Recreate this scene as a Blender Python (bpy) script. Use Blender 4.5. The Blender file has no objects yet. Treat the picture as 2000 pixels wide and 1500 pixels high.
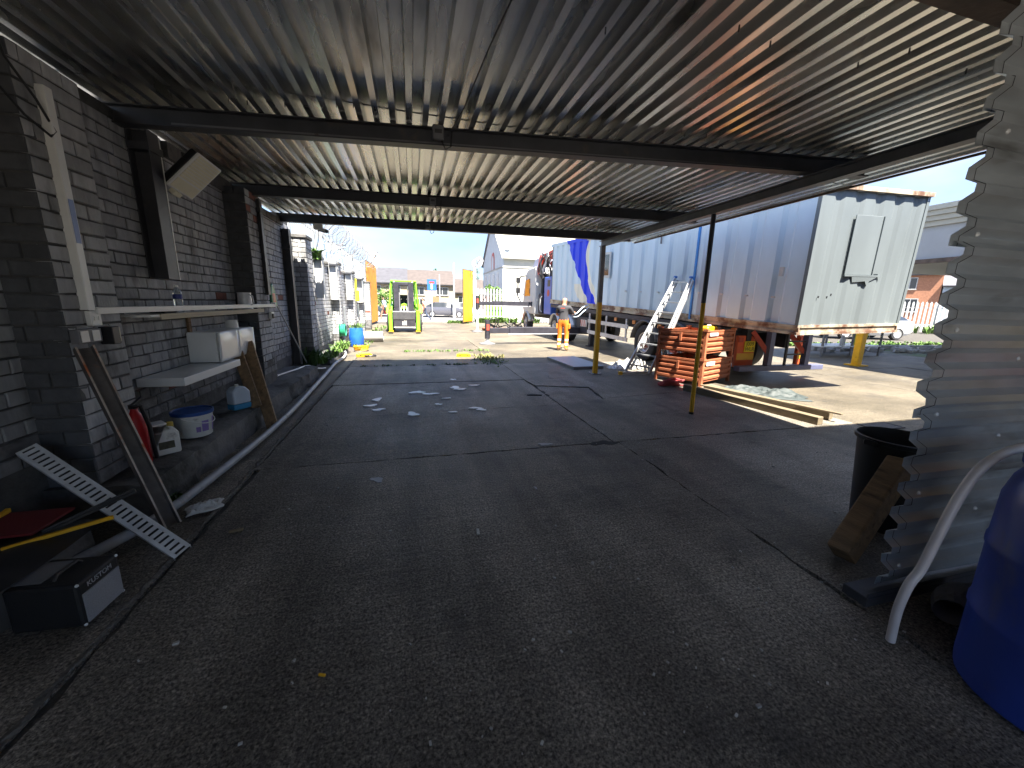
import bpy, bmesh, math, random
from mathutils import Vector, Matrix, noise
R=math.radians
scene=bpy.context.scene
col=scene.collection
random.seed(7)
# ---------------------------------------------------------------- camera
cd=bpy.data.cameras.new('camera'); cam=bpy.data.objects.new('camera',cd); col.objects.link(cam)
cd.sensor_width=36; cd.lens=13.518; cd.clip_start=.05; cd.clip_end=2000
CAMROT=((0.96846418979247, 0.032617620416641305, -0.24700850982905556), (-0.2483832252161652, 0.20425422581227798, -0.94688224435198), (0.019567486318647912, 0.9783743159323955, 0.205914573070938))
cam.matrix_world=Matrix.Translation((0,0,1.5))@Matrix(CAMROT).to_4x4()
scene.camera=cam
# ---------------------------------------------------------------- sky, sun, exposure
SUND=Vector((.10,-.56,1)).normalized()
w=bpy.data.worlds.new('World'); scene.world=w; w.use_nodes=True
nt=w.node_tree; nt.nodes.clear()
def wn(t,**k):
    n=nt.nodes.new(t)
    for a,b in k.items(): setattr(n,a,b)
    return n
sky=wn('ShaderNodeTexSky',sky_type='NISHITA',sun_disc=False)
sky.sun_elevation=math.asin(SUND.z); sky.sun_rotation=math.atan2(SUND.x,SUND.y)
sky.air_density=1.4; sky.dust_density=.4; sky.ozone_density=2.0
tc=wn('ShaderNodeTexCoord'); mp=wn('ShaderNodeMapping'); mp.inputs['Scale'].default_value=(1.0,1.0,2.6); mp.inputs['Location'].default_value=(3.1,.4,.2)
nz=wn('ShaderNodeTexNoise'); nz.inputs['Scale'].default_value=1.5; nz.inputs['Detail'].default_value=6; nz.inputs['Roughness'].default_value=.52
rp=wn('ShaderNodeValToRGB'); rp.color_ramp.elements[0].position=.40; rp.color_ramp.elements[1].position=.66
nz2=wn('ShaderNodeTexNoise'); nz2.inputs['Scale'].default_value=3.2; nz2.inputs['Detail'].default_value=5
rp2=wn('ShaderNodeValToRGB'); rp2.color_ramp.elements[0].color=(1.5,1.7,2.0,1); rp2.color_ramp.elements[1].color=(2.3,2.4,2.6,1)
rp2.color_ramp.elements[0].position=.3; rp2.color_ramp.elements[1].position=.7
mx=wn('ShaderNodeMix',data_type='RGBA'); bg=wn('ShaderNodeBackground'); out=wn('ShaderNodeOutputWorld')
L=nt.links.new
L(tc.outputs['Generated'],mp.inputs['Vector']); L(mp.outputs['Vector'],nz.inputs['Vector']); L(mp.outputs['Vector'],nz2.inputs['Vector'])
L(nz.outputs['Fac'],rp.inputs['Fac']); L(nz2.outputs['Fac'],rp2.inputs['Fac'])
L(rp.outputs['Color'],mx.inputs['Factor']); hs=wn('ShaderNodeMix',data_type='RGBA',blend_type='MULTIPLY'); hs.inputs['Factor'].default_value=1; hs.inputs['B'].default_value=(.23,.285,.41,1); L(sky.outputs['Color'],hs.inputs['A']); L(hs.outputs['Result'],mx.inputs['A']); L(rp2.outputs['Color'],mx.inputs['B'])
L(mx.outputs['Result'],bg.inputs['Color']); L(bg.outputs['Background'],out.inputs['Surface'])
bg.inputs['Strength'].default_value=.05
sd=bpy.data.lights.new('sun','SUN'); sd.energy=2.0; sd.angle=R(.53); sd.color=(1,.93,.82)
so=bpy.data.objects.new('sun',sd); col.objects.link(so); so.rotation_euler=SUND.to_track_quat('Z','Y').to_euler(); so.location=(0,-20,30)
vs=scene.view_settings; vs.view_transform='Standard'; vs.look='None'; vs.gamma=1; vs.use_curve_mapping=False; vs.exposure=3.72

# ---------------------------------------------------------------- materials
def c(r,g,b):
    f=lambda v:(v/255/12.92 if v/255<=.04045 else ((v/255+.055)/1.055)**2.4)
    return (f(r),f(g),f(b))
MATS={}
def mat(name,colr,rough=.6,metal=0,var=.18,scale=5,bump=0.,bscale=60,dirt=None,dth=(.5,.7),dscale=3,rnd=0.,spec=.5,stretch=(1,1,1),emit=None,alpha=None,trans=0,coord='Object'):
    if name in MATS: return MATS[name]
    m=bpy.data.materials.new(name); m.use_nodes=True; t=m.node_tree; N=t.nodes; b=N['Principled BSDF']; l=t.links.new
    tcn=N.new('ShaderNodeTexCoord'); oi=N.new('ShaderNodeObjectInfo')
    add=N.new('ShaderNodeVectorMath'); add.operation='MULTIPLY_ADD'
    l(oi.outputs['Random'],add.inputs[0]); add.inputs[1].default_value=(37,19,53)
    if coord=='World':
        g=N.new('ShaderNodeNewGeometry'); l(g.outputs['Position'],add.inputs[2]); add.inputs[1].default_value=(0,0,0)
    else: l(tcn.outputs['Object'],add.inputs[2])
    mpn=N.new('ShaderNodeMapping'); mpn.inputs['Scale'].default_value=stretch; l(add.outputs[0],mpn.inputs['Vector'])
    n1=N.new('ShaderNodeTexNoise'); n1.inputs['Scale'].default_value=scale; n1.inputs['Detail'].default_value=3; n1.inputs['Roughness'].default_value=.6; l(mpn.outputs[0],n1.inputs['Vector'])
    r1=N.new('ShaderNodeValToRGB'); r1.color_ramp.elements[0].position=.28; r1.color_ramp.elements[1].position=.72
    r1.color_ramp.elements[0].color=(*[x*(1-var) for x in colr],1); r1.color_ramp.elements[1].color=(*[min(1,x*(1+var)) for x in colr],1)
    l(n1.outputs['Fac'],r1.inputs['Fac']); cur=r1.outputs['Color']
    if rnd:
        hv=N.new('ShaderNodeHueSaturation'); mr=N.new('ShaderNodeMapRange'); mr.inputs['To Min'].default_value=1-rnd; mr.inputs['To Max'].default_value=1+rnd
        l(oi.outputs['Random'],mr.inputs['Value']); l(mr.outputs[0],hv.inputs['Value']); l(cur,hv.inputs['Color']); cur=hv.outputs['Color']
    if dirt:
        n2=N.new('ShaderNodeTexNoise'); n2.inputs['Scale'].default_value=dscale; n2.inputs['Detail'].default_value=4; n2.inputs['Roughness'].default_value=.65; l(mpn.outputs[0],n2.inputs['Vector'])
        r2=N.new('ShaderNodeValToRGB'); r2.color_ramp.elements[0].position=dth[0]; r2.color_ramp.elements[1].position=dth[1]; l(n2.outputs['Fac'],r2.inputs['Fac'])
        mxn=N.new('ShaderNodeMix'); mxn.data_type='RGBA'; l(r2.outputs['Color'],mxn.inputs['Factor']); l(cur,mxn.inputs['A']); mxn.inputs['B'].default_value=(*dirt,1); cur=mxn.outputs['Result']
    l(cur,b.inputs['Base Color'])
    rr=N.new('ShaderNodeMapRange'); rr.inputs['To Min'].default_value=max(.02,rough*.82); rr.inputs['To Max'].default_value=min(1,rough*1.18); l(n1.outputs['Fac'],rr.inputs['Value']); l(rr.outputs[0],b.inputs['Roughness'])
    b.inputs['Metallic'].default_value=metal; b.inputs['Specular IOR Level'].default_value=spec
    if bump:
        n3=N.new('ShaderNodeTexNoise'); n3.inputs['Scale'].default_value=bscale; n3.inputs['Detail'].default_value=2; l(mpn.outputs[0],n3.inputs['Vector'])
        bp=N.new('ShaderNodeBump'); bp.inputs['Strength'].default_value=bump; bp.inputs['Distance'].default_value=.01; l(n3.outputs['Fac'],bp.inputs['Height']); l(bp.outputs[0],b.inputs['Normal'])
    if trans: b.inputs['Transmission Weight'].default_value=trans
    if alpha is not None: b.inputs['Alpha'].default_value=alpha
    MATS[name]=m; return m

# ---------------------------------------------------------------- mesh builder
XF={}
def ident(): return Matrix.Identity(4)
class MB:
    def __init__(s): s.v=[]; s.f=[]
    def add(s,vs,fs,M=None):
        o=len(s.v)
        for p in vs:
            p=Vector(p)
            if M is not None: p=M@p
            s.v.append(tuple(p))
        for f in fs: s.f.append(tuple(i+o for i in f))
        return s
    def box(s,x0,x1,y0,y1,z0,z1,M=None):
        v=[(x,y,z) for z in(z0,z1) for y in(y0,y1) for x in(x0,x1)]
        return s.add(v,[(0,2,3,1),(4,5,7,6),(0,1,5,4),(2,6,7,3),(0,4,6,2),(1,3,7,5)],M)
    def cbox(s,cx,cy,cz,sx,sy,sz,M=None): return s.box(cx-sx/2,cx+sx/2,cy-sy/2,cy+sy/2,cz-sz/2,cz+sz/2,M)
    def bar(s,p0,p1,w,h,up=(0,0,1)):
        p0=Vector(p0);p1=Vector(p1); d=p1-p0; L_=d.length; y=d/L_; x=y.cross(Vector(up))
        if x.length<1e-4: x=y.cross(Vector((1,0,0)))
        x.normalize(); z=x.cross(y)
        Mx=Matrix(((x.x,y.x,z.x,p0.x),(x.y,y.y,z.y,p0.y),(x.z,y.z,z.z,p0.z),(0,0,0,1)))
        return s.box(-w/2,w/2,0,L_,-h/2,h/2,Mx)
    def tube(s,pts,r,n=8,cap=True,closed=False):
        pts=[Vector(p) for p in pts]; m=len(pts); rr=r if isinstance(r,(list,tuple)) else [r]*m
        vs=[]; prev=None
        for i,p in enumerate(pts):
            a=pts[(i-1)%m] if (i>0 or closed) else p; b_=pts[(i+1)%m] if (i<m-1 or closed) else p
            t=(b_-a).normalized()
            if prev is None:
                u=t.cross(Vector((0,0,1)))
                if u.length<.05: u=t.cross(Vector((1,0,0)))
            else: u=prev-t*prev.dot(t)
            u.normalize(); prev=u; v_=t.cross(u)
            for k in range(n):
                an=2*math.pi*k/n; vs.append(p+(u*math.cos(an)+v_*math.sin(an))*rr[i])
        fs=[]
        for i in range(m if closed else m-1):
            j=(i+1)%m
            for k in range(n): fs.append((i*n+k,i*n+(k+1)%n,j*n+(k+1)%n,j*n+k))
        if cap and not closed: fs.append(tuple(range(n-1,-1,-1))); fs.append(tuple((m-1)*n+k for k in range(n)))
        return s.add(vs,fs)
    def lathe(s,prof,n=24,M=None,cap0=True,cap1=True):
        vs=[];fs=[];m=len(prof)
        for r,z in prof:
            for k in range(n):
                a=2*math.pi*k/n; vs.append((r*math.cos(a),r*math.sin(a),z))
        for i in range(m-1):
            for k in range(n): fs.append((i*n+k,i*n+(k+1)%n,(i+1)*n+(k+1)%n,(i+1)*n+k))
        if cap0: fs.append(tuple(range(n-1,-1,-1)))
        if cap1: fs.append(tuple((m-1)*n+k for k in range(n)))
        return s.add(vs,fs,M)
    def prism(s,poly,h0,h1,M=None):
        n=len(poly); vs=[(x,y,h0) for x,y in poly]+[(x,y,h1) for x,y in poly]
        fs=[tuple(range(n-1,-1,-1)),tuple(range(n,2*n))]+[(i,(i+1)%n,n+(i+1)%n,n+i) for i in range(n)]
        return s.add(vs,fs,M)
    def extr(s,prof,axis,a0,a1,n=1):
        # open profile (list of 2d) swept along axis: 'x': prof=(y,z)  'y': prof=(x,z)  'z': prof=(x,y)
        m=len(prof); vs=[]
        for j in range(n+1):
            a=a0+(a1-a0)*j/n
            for p,q in prof: vs.append((a,p,q) if axis=='x' else (p,a,q) if axis=='y' else (p,q,a))
        fs=[(j*m+i,j*m+i+1,(j+1)*m+i+1,(j+1)*m+i) for j in range(n) for i in range(m-1)]
        return s.add(vs,fs)
    def build(s,name,material,parent=None,smooth=False,bev=0,solid=0,world=False,seg=1):
        me=bpy.data.meshes.new(name); V=s.v
        if world and parent is not None:
            inv=XF[parent.name].inverted(); V=[tuple(inv@Vector(p)) for p in V]
        me.from_pydata(V,[],s.f); me.update()
        bm=bmesh.new(); bm.from_mesh(me); bmesh.ops.recalc_face_normals(bm,faces=bm.faces); bm.to_mesh(me); bm.free()
        o=bpy.data.objects.new(name,me); col.objects.link(o)
        if material: me.materials.append(material)
        if smooth:
            for p in me.polygons: p.use_smooth=True
            me.set_sharp_from_angle(angle=R(38))
        if solid: md=o.modifiers.new('solid','SOLIDIFY'); md.thickness=solid; md.offset=0
        if bev: md=o.modifiers.new('bevel','BEVEL'); md.width=bev; md.segments=seg; md.limit_method='ANGLE'; md.angle_limit=R(40)
        if parent is not None:
            o.parent=parent; XF[o.name]=XF[parent.name]
        else: XF[o.name]=ident()
        return o
def tag(o,label,cat,group=None):
    o['label']=label; o['category']=cat
    if group: o['group']=group
    return o
def thing(name,label,cat,loc=(0,0,0),rz=0,group=None,rot=None):
    o=bpy.data.objects.new(name,None); col.objects.link(o); o.empty_display_size=.1
    o.location=loc
    M_=Matrix.Translation(loc)@Matrix.Rotation(rz,4,'Z')
    if rot is not None: M_=Matrix.Translation(loc)@rot.to_4x4(); o.rotation_euler=rot.to_euler()
    else: o.rotation_euler=(0,0,rz)
    XF[o.name]=M_
    return tag(o,label,cat,group)
def struct(o): o['kind']='structure'; return o
def stuff(o,label=None,cat=None):
    o['kind']='stuff'
    if label: o['label']=label
    if cat: o['category']=cat
    return o
def copy_tree(o,parent=None):
    n=o.copy(); col.objects.link(n); n.parent=parent
    for ch in o.children: copy_tree(ch,n)
    return n
def text(name,s,size,M_,m,parent,ext=.001):
    cu=bpy.data.curves.new(name,'FONT'); cu.body=s; cu.size=size; cu.extrude=ext; cu.align_x='CENTER'; cu.align_y='CENTER'
    t=bpy.data.objects.new(name+'_tmp',cu); col.objects.link(t)
    me=bpy.data.meshes.new_from_object(t.evaluated_get(bpy.context.evaluated_depsgraph_get()))
    bpy.data.objects.remove(t); bpy.data.curves.remove(cu)
    me.transform(M_); me.materials.clear(); me.materials.append(m)
    o=bpy.data.objects.new(name,me); col.objects.link(o); o.parent=parent; XF[o.name]=XF[parent.name]; return o
def fr(o,x,y,z):  # frame from origin and axes
    x=Vector(x).normalized(); y=Vector(y).normalized(); z=Vector(z).normalized()
    return Matrix(((x.x,y.x,z.x,o[0]),(x.y,y.y,z.y,o[1]),(x.z,y.z,z.z,o[2]),(0,0,0,1)))
# ---------------------------------------------------------------- special materials
def concrete(name,base,warm,agg=1.0,grain=88,tracks=False):
    m=bpy.data.materials.new(name); m.use_nodes=True; t=m.node_tree; N=t.nodes; b=N['Principled BSDF']; l=t.links.new
    g=N.new('ShaderNodeNewGeometry'); oi=N.new('ShaderNodeObjectInfo')
    def nz(s,d=6,ro=.6,vec=None):
        n=N.new('ShaderNodeTexNoise'); n.inputs['Scale'].default_value=s; n.inputs['Detail'].default_value=d; n.inputs['Roughness'].default_value=ro
        l(vec or g.outputs['Position'],n.inputs['Vector']); return n.outputs['Fac']
    def ramp(f,p0,c0,p1,c1):
        r=N.new('ShaderNodeValToRGB'); r.color_ramp.elements[0].position=p0; r.color_ramp.elements[1].position=p1
        r.color_ramp.elements[0].color=(*c0,1); r.color_ramp.elements[1].color=(*c1,1); l(f,r.inputs['Fac']); return r.outputs['Color']
    def mix(f,a,b_,mode='MIX'):
        n=N.new('ShaderNodeMix'); n.data_type='RGBA'; n.blend_type=mode
        if isinstance(f,float): n.inputs['Factor'].default_value=f
        else: l(f,n.inputs['Factor'])
        l(a,n.inputs['A'])
        if isinstance(b_,tuple): n.inputs['B'].default_value=(*b_,1)
        else: l(b_,n.inputs['B'])
        return n.outputs['Result']
    cur=ramp(nz(.55,4,.62),.33,[x*.66 for x in base],.7,warm)
    # brushed texture lines across the slab (tamped concrete)
    mp=N.new('ShaderNodeMapping'); mp.inputs['Scale'].default_value=(1.2,26,1); l(g.outputs['Position'],mp.inputs['Vector'])
    br=nz(1.5,3,.6,mp.outputs[0]); cur=mix(.42,cur,ramp(br,.3,(.55,.55,.55),.7,(1.25,1.25,1.25)),'MULTIPLY')
    # aggregate grains
    grn=nz(grain,3,.75); cur=mix(min(1.,.75*agg),cur,ramp(grn,.36,(.30,.29,.28),.66,(1.95,1.92,1.84)),'MULTIPLY')
    vo2=N.new('ShaderNodeTexVoronoi'); vo2.inputs['Scale'].default_value=120; l(g.outputs['Position'],vo2.inputs['Vector'])
    s2=N.new('ShaderNodeSeparateColor'); l(vo2.outputs['Color'],s2.inputs[0])
    cur=mix(.35*agg,cur,ramp(s2.outputs[1],.55,(.9,.9,.9),.99,(2.2,2.15,2.05)),'MULTIPLY')
    # oil and damp stains
    cur=mix(ramp(nz(.9,5,.68),.53,(0,0,0),.70,(.75,.75,.75)),cur,(.05,.049,.048))
    cur=mix(ramp(nz(3.1,4,.7),.63,(0,0,0),.7,(.6,.6,.6)),cur,(.04,.038,.036))
    # tyre tracks and drag marks along the bay
    mp2=N.new('ShaderNodeMapping'); mp2.inputs['Scale'].default_value=(2.6,.16,1); mp2.inputs['Rotation'].default_value=(0,0,.12); l(g.outputs['Position'],mp2.inputs['Vector'])
    if tracks:
        cur=mix(.8,cur,ramp(nz(1.0,4,.55,mp2.outputs[0]),.36,(.6,.6,.6),.60,(1.15,1.15,1.15)),'MULTIPLY')
        cur=mix(.7,cur,ramp(nz(.33,3,.5),.36,(.65,.65,.65),.60,(1.2,1.2,1.2)),'MULTIPLY')
    # pale scuffs
    cur=mix(ramp(nz(2.2,6,.75),.66,(0,0,0),.74,(.35,.35,.35)),cur,(.5,.48,.45))
    hv=N.new('ShaderNodeHueSaturation'); mr=N.new('ShaderNodeMapRange'); mr.inputs['To Min'].default_value=.86; mr.inputs['To Max'].default_value=1.14; l(oi.outputs['Random'],mr.inputs['Value']); l(mr.outputs[0],hv.inputs['Value']); l(cur,hv.inputs['Color'])
    l(hv.outputs['Color'],b.inputs['Base Color'])
    rr=N.new('ShaderNodeMapRange'); rr.inputs['To Min'].default_value=.42; rr.inputs['To Max'].default_value=.72; l(nz(1.3,2),rr.inputs['Value']); l(rr.outputs[0],b.inputs['Roughness'])
    mh=N.new('ShaderNodeMath'); mh.operation='MULTIPLY_ADD'; mh.inputs[1].default_value=.6; l(grn,mh.inputs[0])
    l(nz(30,3,.7),mh.inputs[2])
    mh2=N.new('ShaderNodeMath'); mh2.operation='MULTIPLY_ADD'; mh2.inputs[1].default_value=.8; l(br,mh2.inputs[0]); l(mh.outputs[0],mh2.inputs[2])
    bp=N.new('ShaderNodeBump'); bp.inputs['Strength'].default_value=.55*agg; bp.inputs['Distance'].default_value=.006; l(mh2.outputs[0],bp.inputs['Height']); l(bp.outputs[0],b.inputs['Normal'])
    b.inputs['Specular IOR Level'].default_value=.22
    return m
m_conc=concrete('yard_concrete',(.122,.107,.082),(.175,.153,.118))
m_conc_bay=concrete('stained_shade_lifted_concrete',(.155,.142,.124),(.28,.256,.224),1.3,75,True)  # stained bay concrete, its colour raised over the yard's to offset roof shade
m_soil=mat('joint_soil',(.07,.064,.055),.95,var=.4,scale=14,bump=.6,bscale=60,coord='World')
m_asph=mat('asphalt',(.16,.16,.165),.9,var=.2,scale=3,bump=.3,bscale=180,coord='World')
m_pave=mat('paving',(.33,.32,.30),.9,var=.15,scale=3,coord='World')
m_verge=mat('verge_earth',(.17,.16,.12),.95,var=.5,scale=2,dirt=(.09,.13,.04),dth=(.45,.6),dscale=.8,bump=.5,bscale=20,coord='World')
m_plinth=mat('plinth_concrete',(.16,.155,.15),.95,var=.4,scale=5,bump=.9,bscale=25,dirt=(.05,.05,.045),dth=(.45,.62),dscale=2.5,coord='World')
m_mortar=mat('mortar',(.085,.084,.082),.95,var=.4,scale=8,bump=.7,bscale=60,coord='World')
m_brick=mat('painted_brick',(.36,.363,.368),.75,var=.25,scale=9,bump=.55,bscale=45,rnd=.3,dirt=(.11,.11,.11),dth=(.50,.70),dscale=3.0,stretch=(1,1,.4),coord='World')
m_brick_shade=mat('painted_brick_shade',(.085,.088,.095),.8,var=.25,scale=9,bump=.5,bscale=45,rnd=.15,coord='World')  # pier fronts turned from the light, their shade put into the brick colour
m_bricks=mat('sooty_brick',(.19,.19,.195),.9,var=.4,scale=7,bump=.8,bscale=30,rnd=.2,dirt=(.06,.06,.055),dth=(.48,.66),dscale=3,coord='World')
m_brickr=mat('bare_red_brick',(.22,.085,.06),.85,var=.3,scale=12,bump=.6,bscale=45,rnd=.15,coord='World')
m_steel=mat('dark_painted_steel',(.055,.056,.064),.5,0,var=.25,scale=5,dirt=(.10,.085,.07),dth=(.6,.75),dscale=4,bump=.1,bscale=40)
m_steelg=mat('grey_painted_steel',(.17,.17,.18),.5,0,var=.2,scale=5,dirt=(.09,.07,.055),dth=(.62,.75),dscale=5)
m_rustbrown=mat('rusty_brown_steel',(.13,.095,.075),.75,.1,var=.4,scale=7,bump=.3,bscale=40)
m_yellowp=mat('yellow_paint',c(226,170,20),.5,var=.15,scale=6,dirt=(.2,.13,.04),dth=(.62,.75),dscale=7)
m_white=mat('white_plastic',(.84,.83,.79),.4,var=.06,scale=5)
m_whitep=mat('white_paint',(.52,.53,.53),.55,var=.08,scale=4,dirt=(.45,.43,.38),dth=(.6,.78),dscale=2)
m_black=mat('black_plastic',(.018,.018,.02),.45,var=.3,scale=10)
m_rubber=mat('rubber',(.028,.028,.03),.8,var=.3,scale=10,bump=.2,bscale=50)
m_galv=mat('galvanised_metal',(.76,.77,.78),.4,.2,var=.15,scale=14,bump=.05,bscale=40)
m_alu=mat('aluminium',(.5,.51,.52),.35,.5,var=.1,scale=10)
m_wood=mat('rough_timber',(.25,.16,.085),.8,var=.35,scale=4,bump=.35,bscale=30,stretch=(6,1,6),dirt=(.08,.05,.03),dth=(.58,.72),dscale=3)
m_woodp=mat('pale_timber',(.17,.135,.085),.8,var=.3,scale=4,bump=.3,bscale=30,stretch=(6,1,6),dirt=(.16,.11,.07),dth=(.55,.72),dscale=3)
m_red=mat('red_plastic',c(190,24,30),.4,var=.12,scale=6)
m_blue=mat('blue_plastic',(.03,.065,.36),.36,var=.2,scale=5,bump=.05,bscale=14,dirt=(.07,.09,.22),dth=(.58,.75),dscale=6,stretch=(1,1,.4))
m_blueb=mat('bright_blue',(.03,.16,.55),.45,var=.1,scale=5)
m_lime=mat('lime_paint',c(122,190,48),.4,var=.08,scale=4)
m_orange=mat('orange_paint',c(170,100,68),.65,var=.18,scale=5,dirt=(.16,.06,.03),dth=(.55,.72),dscale=4,bump=.1,bscale=40)
m_glass=mat('dark_glass',(.03,.035,.04),.08,var=.1,scale=3,spec=.8)
m_leaf=mat('leaf_green',(.10,.19,.035),.6,var=.5,scale=6)
m_leafd=mat('leaf_dark',(.055,.11,.03),.6,var=.5,scale=3)
m_dry=mat('dry_grass',(.28,.27,.08),.7,var=.4,scale=6)
def roof_mat():
    m=mat('galvanised_roof',(.63,.64,.64),.27,.92,var=.2,scale=2.2,bump=.03,bscale=9,dirt=(.21,.205,.195),dth=(.56,.75),dscale=1.6,stretch=(2,.35,1),rnd=.16,coord='World')
    t=m.node_tree; N=t.nodes; l=t.links.new; b=N['Principled BSDF']; src=b.inputs['Base Color'].links[0].from_socket
    g=N.new('ShaderNodeNewGeometry'); n=N.new('ShaderNodeTexNoise'); n.inputs['Scale'].default_value=.55; n.inputs['Detail'].default_value=7; n.inputs['Roughness'].default_value=.62
    mp=N.new('ShaderNodeMapping'); mp.inputs['Scale'].default_value=(1.3,.55,1); mp.inputs['Location'].default_value=(2.35,1.2,0); l(g.outputs['Position'],mp.inputs['Vector']); l(mp.outputs[0],n.inputs['Vector'])
    r=N.new('ShaderNodeValToRGB'); r.color_ramp.elements[0].position=.58; r.color_ramp.elements[1].position=.72; r.color_ramp.elements[1].color=(.55,.55,.55,1); l(n.outputs['Fac'],r.inputs['Fac'])
    mx=N.new('ShaderNodeMix'); mx.data_type='RGBA'; l(r.outputs['Color'],mx.inputs['Factor']); l(src,mx.inputs['A']); mx.inputs['B'].default_value=(.42,.16,.07,1); l(mx.outputs['Result'],b.inputs['Base Color'])
    return m
m_roof=roof_mat()

# ---------------------------------------------------------------- ground, slabs, roads
g=MB(); g.box(-500,500,-300,700,-.4,-.024); ground=struct(g.build('ground',m_soil))
def jag(p,q,n,a,rng):
    p=Vector(p);q=Vector(q); d=(q-p); nn=Vector((-d.y,d.x)).normalized(); o=[]
    k=max(2,int(d.length/n))
    for i in range(k): o.append(p+d*(i/k)+nn*(rng.uniform(-a,a) if i else 0))
    return o
def slab(corners,dz=0,gap=.005,a=.009):
    rng=random.Random(int(corners[0][0]*100+corners[0][1]*917))
    cs=[Vector(p) for p in corners]; cen=sum(cs,Vector((0,0)))/len(cs)
    ins=[p+Vector((gap if p.x<cen.x else -gap,gap if p.y<cen.y else -gap)) for p in cs]
    poly=[]
    for i in range(len(ins)): poly+=jag(ins[i],ins[(i+1)%len(ins)],.11,a,rng)
    mb=MB(); mb.prism([(p.x,p.y) for p in poly],-.0235,dz)
    o=mb.build('concrete_slab',m_conc_bay if (cen.y<8.6 and cen.x<5.6) else m_conc,ground); return o
rows=[-4,-1.2,3.66,7.3,9.35,12.0,15.6,19.2,22.8,26.4,29.6]
rng=random.Random(3)
for j in range(len(rows)-1):
    y0,y1=rows[j],rows[j+1]
    xs=[-1.37-.008*max(0,y0),2.15,5.75,9.3,12.9,16.5] if y0>0 else [-1.36,2.2,5.75,9.3]
    for i in range(len(xs)-1):
        dz=rng.uniform(-.006,.002)
        x0,x1=xs[i],xs[i+1]
        if j==3 and i==1:      # broken corner patch by the post
            slab([(x0,y0),(x1,y0),(x1,y1),(3.1,y1),(x0,y1)],dz); continue
        if j==2 and i==0: slab([(x0,y0),(x1,y0+.03),(x1,5.35),(x0,5.22)],dz); slab([(x0,5.22),(x1,5.35),(x1,y1),(x0,y1)],dz-.003); continue
        if j==2 and i==1:
            slab([(x0,y0),(x1,y0),(x1,5.9),(3.0,5.55),(x0,5.35)],dz); slab([(x0,5.35),(3.0,5.55),(3.15,6.4),(x0+.05,6.7)],-.012,.016,.03); slab([(3.0,5.55),(x1,5.9),(x1,y1),(x0,y1),(x0+.05,6.7),(3.15,6.4)],dz+.002,.004,.01); continue
        slab([(x0,y0),(x1,y0),(x1,y1),(x0,y1)],dz,.009 if j==1 else .005,.016 if j==1 else .009)
# gutter strip between the slab edge and the wall plinth
for y0,y1 in((-4,2.1),(2.1,6.6),(6.6,11.2),(11.2,17),(17,27)):
    slab([(-2.5,y0),(-1.372-.008*max(0,y0),y0),(-1.372-.008*max(0,y1),y1),(-2.5,y1)],-.012)
r_=MB(); r_.box(-140,140,31,41,-.05,-.02); struct(r_.build('road',m_asph))
r_=MB(); r_.box(-140,20,29.7,30.9,-.05,.03); r_.box(-140,140,41,43.4,-.05,.09); struct(r_.build('pavement',m_pave,bev=.02))
r_=MB(); r_.prism([(17,31),(17,13),(15,12.2),(26,10),(60,14),(60,31)],-.05,-.028); struct(r_.build('side_road',m_asph))
r_=MB(); r_.prism([(16.6,9.8),(17.2,7.4),(40,3),(40,9.4),(17.5,12.4)],-.05,-.02); struct(r_.build('verge',m_verge))
kb=MB()
for i in range(7):
    a=Vector((15.6+i*1.05,11.6-.16*i,0)); kb.bar(a,a+Vector((.98,-.15,0)),.16,.3)
struct(kb.build('kerb',m_pave,bev=.015))
# crumbling mortar filling the long joint by the wall
rg=random.Random(12); mb=MB(); L1=[];L2=[]
yy=-1.0
while yy<11:
    cx=-1.385-.008*max(0,yy); L1.append((cx-rg.uniform(.004,.03),yy)); L2.append((cx+rg.uniform(.006,.03),yy+rg.uniform(-.02,.02))); yy+=rg.uniform(.03,.08)
n=len(L1); vs=[(a,b_,.0005+.006*rg.random()) for a,b_ in L1]+[(.5*(p[0]+q[0])+rg.uniform(-.01,.01),.5*(p[1]+q[1]),rg.uniform(.002,.012)) for p,q in zip(L1,L2)]+[(a,b_,.0005+.004*rg.random()) for a,b_ in L2]
fs=[]
for i in range(n-1):
    if rg.random()<.97: fs.append((i,n+i,n+i+1,i+1))
    if rg.random()<.95: fs.append((n+i,2*n+i,2*n+i+1,n+i+1))
mb.add(vs,fs); mb.build('joint_mortar',mat('crumbly_mortar',(.13,.12,.105),.95,var=.5,scale=30,bump=.8,bscale=80,coord='World'),ground)
# white splashes of paint on the slabs
def blob(name,x,y,rx,ry,seed,m,z=.004,parent=ground):
    rg=random.Random(seed); n=18; poly=[]
    ph=[rg.uniform(0,6.3) for _ in range(4)]
    for k in range(n):
        a=2*math.pi*k/n; q=1+.25*math.sin(2*a+ph[0])+.22*math.sin(3*a+ph[1])+.14*math.sin(5*a+ph[2])
        poly.append((x+rx*q*math.cos(a),y+ry*q*math.sin(a)))
    mb=MB(); mb.prism(poly,-.02,z); return mb.build(name,m,parent)
m_spl=mat('white_paint_splash',(.75,.76,.8),.3,var=.1,scale=6)
for i,(x,y,rx,ry) in enumerate([(-.56,6.1,.09,.1),(-.62,5.75,.09,.07),(-.5,5.5,.1,.06),(.05,6.5,.13,.11),(.25,6.35,.14,.07),(.72,6.75,.11,.13),(.78,6.62,.16,.05),(.75,7.5,.06,.07),(1.08,6.9,.1,.06),(.34,5.65,.06,.05),(-.03,5.2,.09,.1),(.85,5.35,.1,.05),(.92,5.25,.07,.06),(.52,5.2,.06,.04),(.5,6.0,.08,.03)]):
    blob('paint_splash',x,y,rx*.8,ry*.85,i,m_spl)
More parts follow.
